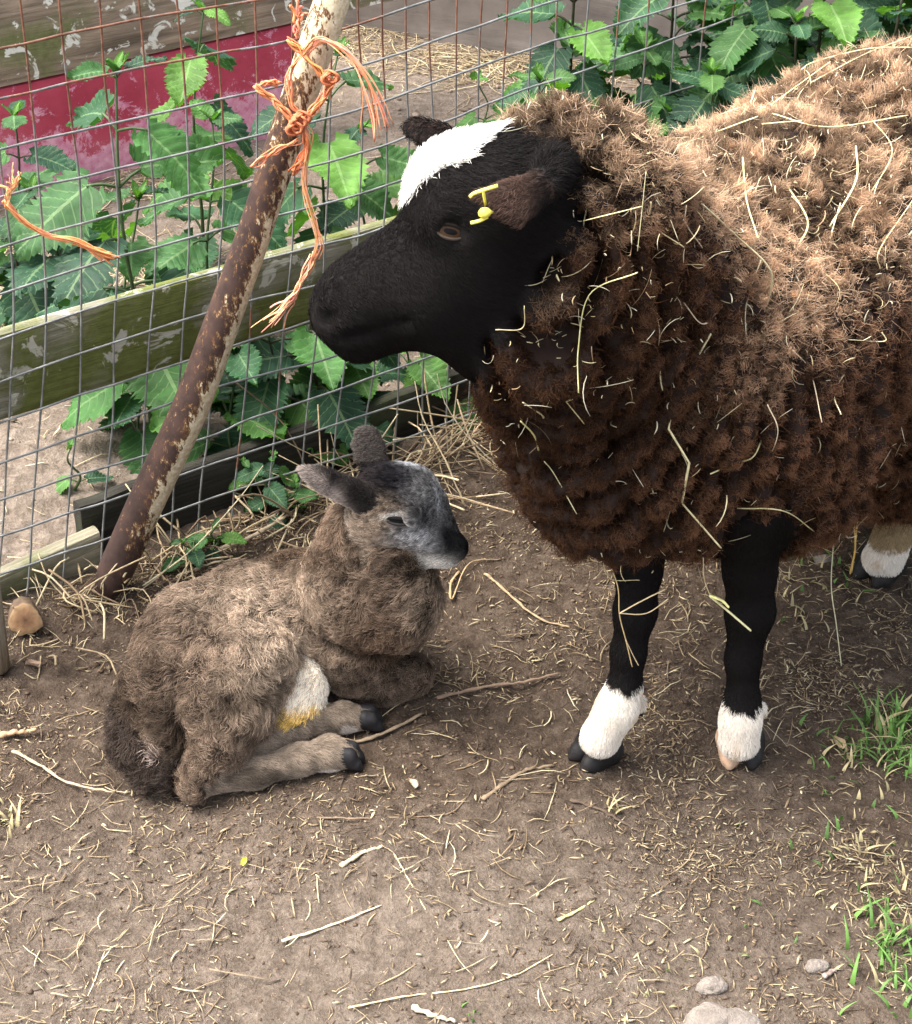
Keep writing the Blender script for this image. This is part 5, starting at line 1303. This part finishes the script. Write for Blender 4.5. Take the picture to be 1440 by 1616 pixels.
def lamb_col(P, lab, rng_):
    """coat colour with painted crease shade: returns tip colour"""
    x, y = proj(P); n = len(P)
    def g(cx, cy, sx, sy, ang=0):
        c, s = math.cos(ang), math.sin(ang); u = (x-cx)*c+(y-cy)*s; v = -(x-cx)*s+(y-cy)*c
        return np.exp(-(u/sx)**2-(v/sy)**2)
    nz1 = vnoise(P, .022, 7); nz2 = vnoise(P, .008, 8)
    base = np.array([[.172, .124, .090]])*(1+.30*nz1+.25*nz2)[:, None]
    pale = np.clip(g(432, 1000, 75, 110, .3)*.9+g(360, 950, 90, 22, .1)*.55+g(450, 1060, 40, 60)*.9+g(500, 900, 45, 22)*.3+g(672, 950, 26, 50)*.7+g(540, 1010, 40, 60)*.30, 0, 1)[:, None]
    base = base*(1-pale)+pale*np.array([[.40, .31, .23]])*(1+.2*nz2)[:, None]
    dk = np.clip(g(428, 878, 80, 22)*1.8+g(190, 1100, 50, 95)*.75+g(284, 1170, 20, 42)*1.3+g(395, 1095, 50, 18)*.5+g(250, 1060, 60, 70)*.35+g(610, 1022, 55, 9, .15)*1.0+g(600, 1050, 60, 30)*.25+g(640, 890, 80, 20)*.25, 0, 1)[:, None]  # dark back streak and rump, plus shade painted into leg gaps and creases
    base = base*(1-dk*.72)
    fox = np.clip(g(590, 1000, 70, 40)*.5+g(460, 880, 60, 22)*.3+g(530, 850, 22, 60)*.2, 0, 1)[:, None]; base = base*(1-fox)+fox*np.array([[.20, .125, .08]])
    wb = ((lab == 2))[:, None]; base = np.where(wb, np.array([[.82, .75, .64]]), base)
    yb = ((lab == 2)*sstep(1098, 1128, y+14*vnoise(P, .006, 9)))[:, None]; base = base*(1-yb)+yb*np.array([[.62, .43, .13]])*(1+.2*nz2)[:, None]
    sh = (lab == 1)[:, None]; base = np.where(sh, np.array([[.27, .215, .165]])*(1+.5*nz2)[:, None], base)
    base = np.where((lab == 1)[:, None] & (g(400, 1225, 60, 18) > .5)[:, None], base*.55, base)
    base = np.where(((lab == 1) & (g(515, 1222, 26, 14)+g(545, 1152, 16, 14) > .5))[:, None], np.array([[.6, .53, .46]]), base)
    tl = (lab == 3)[:, None]; base = np.where(tl, np.array([[.062, .047, .038]])*(1+.4*nz2)[:, None], base)
    base = np.where(tl & (g(246, 1190, 26, 9, .5)+.3*nz2 > .55)[:, None], np.array([[.42, .33, .28]]), base)
    # face: dark crown and nose, grey cheek, tan behind, white chin
    fc = (lab >= 4)
    f = np.array([[.030, .029, .031]])*np.ones((n, 1))
    grey = np.clip(g(655, 772, 42, 28)*.42+g(650, 850, 48, 24)*1.1+g(688, 800, 16, 30)*.5, 0, 1)[:, None]
    f = f*(1-grey)+grey*np.array([[.46, .455, .455]])
    crown = np.clip(g(592, 762, 50, 30)*1.4+g(640, 800, 42, 12, .3)*.8+g(600, 745, 60, 22)*.6, 0, 1)[:, None]; f = f*(1-crown*.9)+crown*np.array([[.007, .007, .010]])
    tan = np.clip(g(590, 825, 34, 50)*1.1+g(620, 880, 42, 20)+g(572, 790, 14, 20)*.6+g(598, 800, 20, 12)*.7, 0, 1)[:, None]; f = f*(1-tan)+tan*np.array([[.30, .23, .17]])
    cr2 = np.clip(g(608, 762, 50, 24, .1)*1.1+g(560, 790, 12, 22)*.6, 0, 1)[:, None]; f = f*(1-cr2*.85)+cr2*np.array([[.006, .006, .009]])*.85
    nose = np.clip(g(726, 864, 24, 24)*1.5+g(706, 842, 26, 14, .7)*.75, 0, 1)[:, None]; f = f*(1-nose)+nose*np.array([[.007, .007, .008]])
    chin = np.clip(g(668, 889, 46, 11, .0)*1.6+g(715, 898, 26, 7)*1.5+g(618, 813, 15, 4, -.15)*1.4, 0, 1)[:, None]; f = f*(1-chin)+chin*np.array([[.58, .55, .50]])
    blaze = np.clip(g(692, 788, 5, 20, -.2)*.7+g(650, 733, 25, 5, .3)*.3, 0, 1)[:, None]; f = f*(1-blaze)+blaze*np.array([[.7, .72, .75]])
    f = f*(1+.85*vnoise(P, .0024, 3)*(1-chin[:, 0])*(1-.6*nose[:, 0]))[:, None]
    er = (lab == 5); inner = np.clip(g(510, 772, 44, 13, .70)*2.6, 0, 1)[:, None]
    ec = np.array([[.035, .030, .028]])*np.ones((n, 1)); ec = ec*(1-inner)+inner*np.array([[.40, .335, .295]])
    far = (y < 728)[:, None]; ec = np.where(far, np.array([[.10, .085, .076]]), ec)
    f = np.where(er[:, None], ec, f)
    return np.where(fc[:, None], f, base)
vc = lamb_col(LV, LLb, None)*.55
lamb = thing('lamb', 'small brown and grey lamb lying curled on the ground with a black nose', 'lamb')
lbody = link('body', np_mesh('lamb_body', LV, LQd, True, vc), M['skin'], lamb)
LBV = BVHTree.FromPolygons([tuple(v) for v in LV], [tuple(q) for q in LQd.tolist()])
LNm = vert_normals(LV, LQd); lc_ = LV[LQd].mean(1); ln_ = LNm[LQd].mean(1)
lf = (ln_*(np.array([0, 0, CAM_H])-lc_)).sum(1); lvis = np.where(lf > -.25, 1., .3)
qlab = LLb[LQd[:, 0]]
dens = np.where(qlab == 0, 1.15e6, np.where(qlab == 3, 1.1e6, np.where(qlab == 4, 2.4e6, 1.6e6)))*lvis
P0, N0, q0 = sample_surface(LV, LQd, LNm, dens)
LE = hit(LBV, 628, 823)[0]; qx = P0-LE; ok = np.sqrt((qx[:, 0]/.0150)**2+((qx[:, 2]+.17*qx[:, 0])/.0052)**2+(qx[:, 1]/.02)**2) > 1; P0, N0, q0 = P0[ok], N0[ok], q0[ok]
n = len(P0); lab = qlab[q0]; x0, y0 = proj(P0)
# coat direction: backwards along the body, swirling in tufts
back = np.array([[-.75, -.1, -.45]])
fl = np.where((lab == 4)[:, None] | (lab == 5)[:, None], np.array([[-.8, .1, -.1]]), back)
fl = np.where((lab == 1)[:, None], np.array([[.6, -.1, -.3]]), fl)
thigh = np.exp(-((x0-400)/90)**2-((y0-1040)/90)**2)[:, None]; fl = fl+thigh*np.array([[1.1, -.2, -.2]])
tuft_amp = np.where(lab == 0, .8, np.where(lab == 3, .8, .18))[:, None]
sw = np.stack([vnoise(P0, .017, 21), vnoise(P0, .017, 22), vnoise(P0, .017, 23)], 1)*1.5+.5*np.stack([vnoise(P0, .007, 24), vnoise(P0, .007, 25), vnoise(P0, .007, 26)], 1)
fl = fl+tuft_amp*sw+R.normal(size=(n, 3))*.16
fl = nrm(fl-N0*(fl*N0).sum(1, keepdims=True))
side = np.cross(N0, fl)
Lh = np.select([lab == 0, lab == 3, lab == 4, lab == 5, lab == 2], [.0136, .014, .0032, .0042, .010], .007)*R.uniform(.65, 1.2, n)
neck = (lab == 4)*sstep(640, 570, x0)*sstep(800, 850, y0); Lh = Lh+.008*neck
Lh = np.where((lab == 0) & (x0 > 292) & (x0 < 420) & (y0 > 1165), Lh*.65, Lh)
Lh = np.where((lab == 0) & (x0 > 510) & (y0 > 1035), Lh*.62, Lh)
Lh = np.where((lab == 4) & (y0 < 770) & (x0 < 640), Lh*1.9, Lh)
Lh = Lh*np.where((lab == 4), 1-.45*sstep(690, 720, x0), 1)
std = np.select([lab == 0, lab == 3, lab == 4], [.50, .5, .28], .3)*R.uniform(.6, 1.4, n)
K = 6; t = np.linspace(0, 1, K)
ph = 6.28*vnoise(P0, .010, 31); wav = np.where((lab == 0) | (lab == 3), .0024, .0002)
P = P0[:, None]+fl[:, None]*(Lh[:, None]*t)[..., None]+N0[:, None]*((Lh*std)[:, None]*np.sin(t*1.9))[..., None]+side[:, None]*(wav[:, None]*np.sin(t*6.5+ph[:, None])*t)[..., None]
P[..., 2] = np.maximum(P[..., 2], .0005)
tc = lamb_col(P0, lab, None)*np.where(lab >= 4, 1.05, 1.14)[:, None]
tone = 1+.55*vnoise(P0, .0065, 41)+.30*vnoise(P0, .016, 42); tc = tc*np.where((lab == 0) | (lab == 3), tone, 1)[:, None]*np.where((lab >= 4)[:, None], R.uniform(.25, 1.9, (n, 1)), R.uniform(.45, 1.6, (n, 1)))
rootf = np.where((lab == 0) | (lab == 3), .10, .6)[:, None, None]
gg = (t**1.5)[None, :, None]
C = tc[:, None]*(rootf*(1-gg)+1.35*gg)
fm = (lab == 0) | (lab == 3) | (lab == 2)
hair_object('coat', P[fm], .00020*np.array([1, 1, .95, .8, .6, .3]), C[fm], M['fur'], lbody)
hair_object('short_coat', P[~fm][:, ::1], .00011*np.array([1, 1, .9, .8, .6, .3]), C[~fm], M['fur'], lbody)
# small hooves
def lhoof(px, py, z, yaw, pitch, sc, spread=.006):
    c0 = atZ(px, py, z); d = np.array([math.cos(yaw)*math.cos(pitch), math.sin(yaw)*math.cos(pitch), math.sin(pitch)]); s_ = nrm(np.cross(UP, d)); u_ = np.cross(d, s_)
    for sg in (-1, 1):
        V = c0+HVm[:, :1]*sc*nrm(d+s_*sg*.1)+HVm[:, 1:2]*sc*s_+HVm[:, 2:]*sc*u_+s_*sg*spread; V[:, 2] = np.maximum(V[:, 2], .0005)
        mb = MB(); mb.add(V, HQm, None, np.broadcast_to(np.array((.016, .015, .016))*(1+.3*fbm(V, .01, 2, 3)[:, None]), V.shape)); mb.build('hoof', M['hoof'], lamb)
lhoof(553, 1203, .004, math.radians(-8), math.radians(-8), .80)
lhoof(585, 1144, .005, math.radians(6), math.radians(-6), .78)
eye_at(LBV, 628, 823, .0420, .0398, lamb, (.005, .0045, .0045), (.008, .007, .006), math.radians(-10), .0125, .0034, outer=(.10, .095, .095))
# ------------------------------------------------------------------ put each thing's origin at its base
from mathutils import Matrix
bpy.context.view_layer.update()
for o in list(COL.objects):
    if o.type == 'EMPTY' and o.children:
        ps = []
        for c in o.children:
            if c.type == 'MESH' and len(c.data.vertices):
                a = np.empty(len(c.data.vertices)*3, np.float32); c.data.vertices.foreach_get('co', a); a = a.reshape(-1, 3); ps.append(a[::7])
        if not ps: continue
        a = np.concatenate(ps); loc = Vector((float(np.median(a[:, 0])), float(np.median(a[:, 1])), float(max(0, a[:, 2].min()))))
        o.location = loc
        for c in o.children: c.matrix_parent_inverse = Matrix.Translation(-loc)
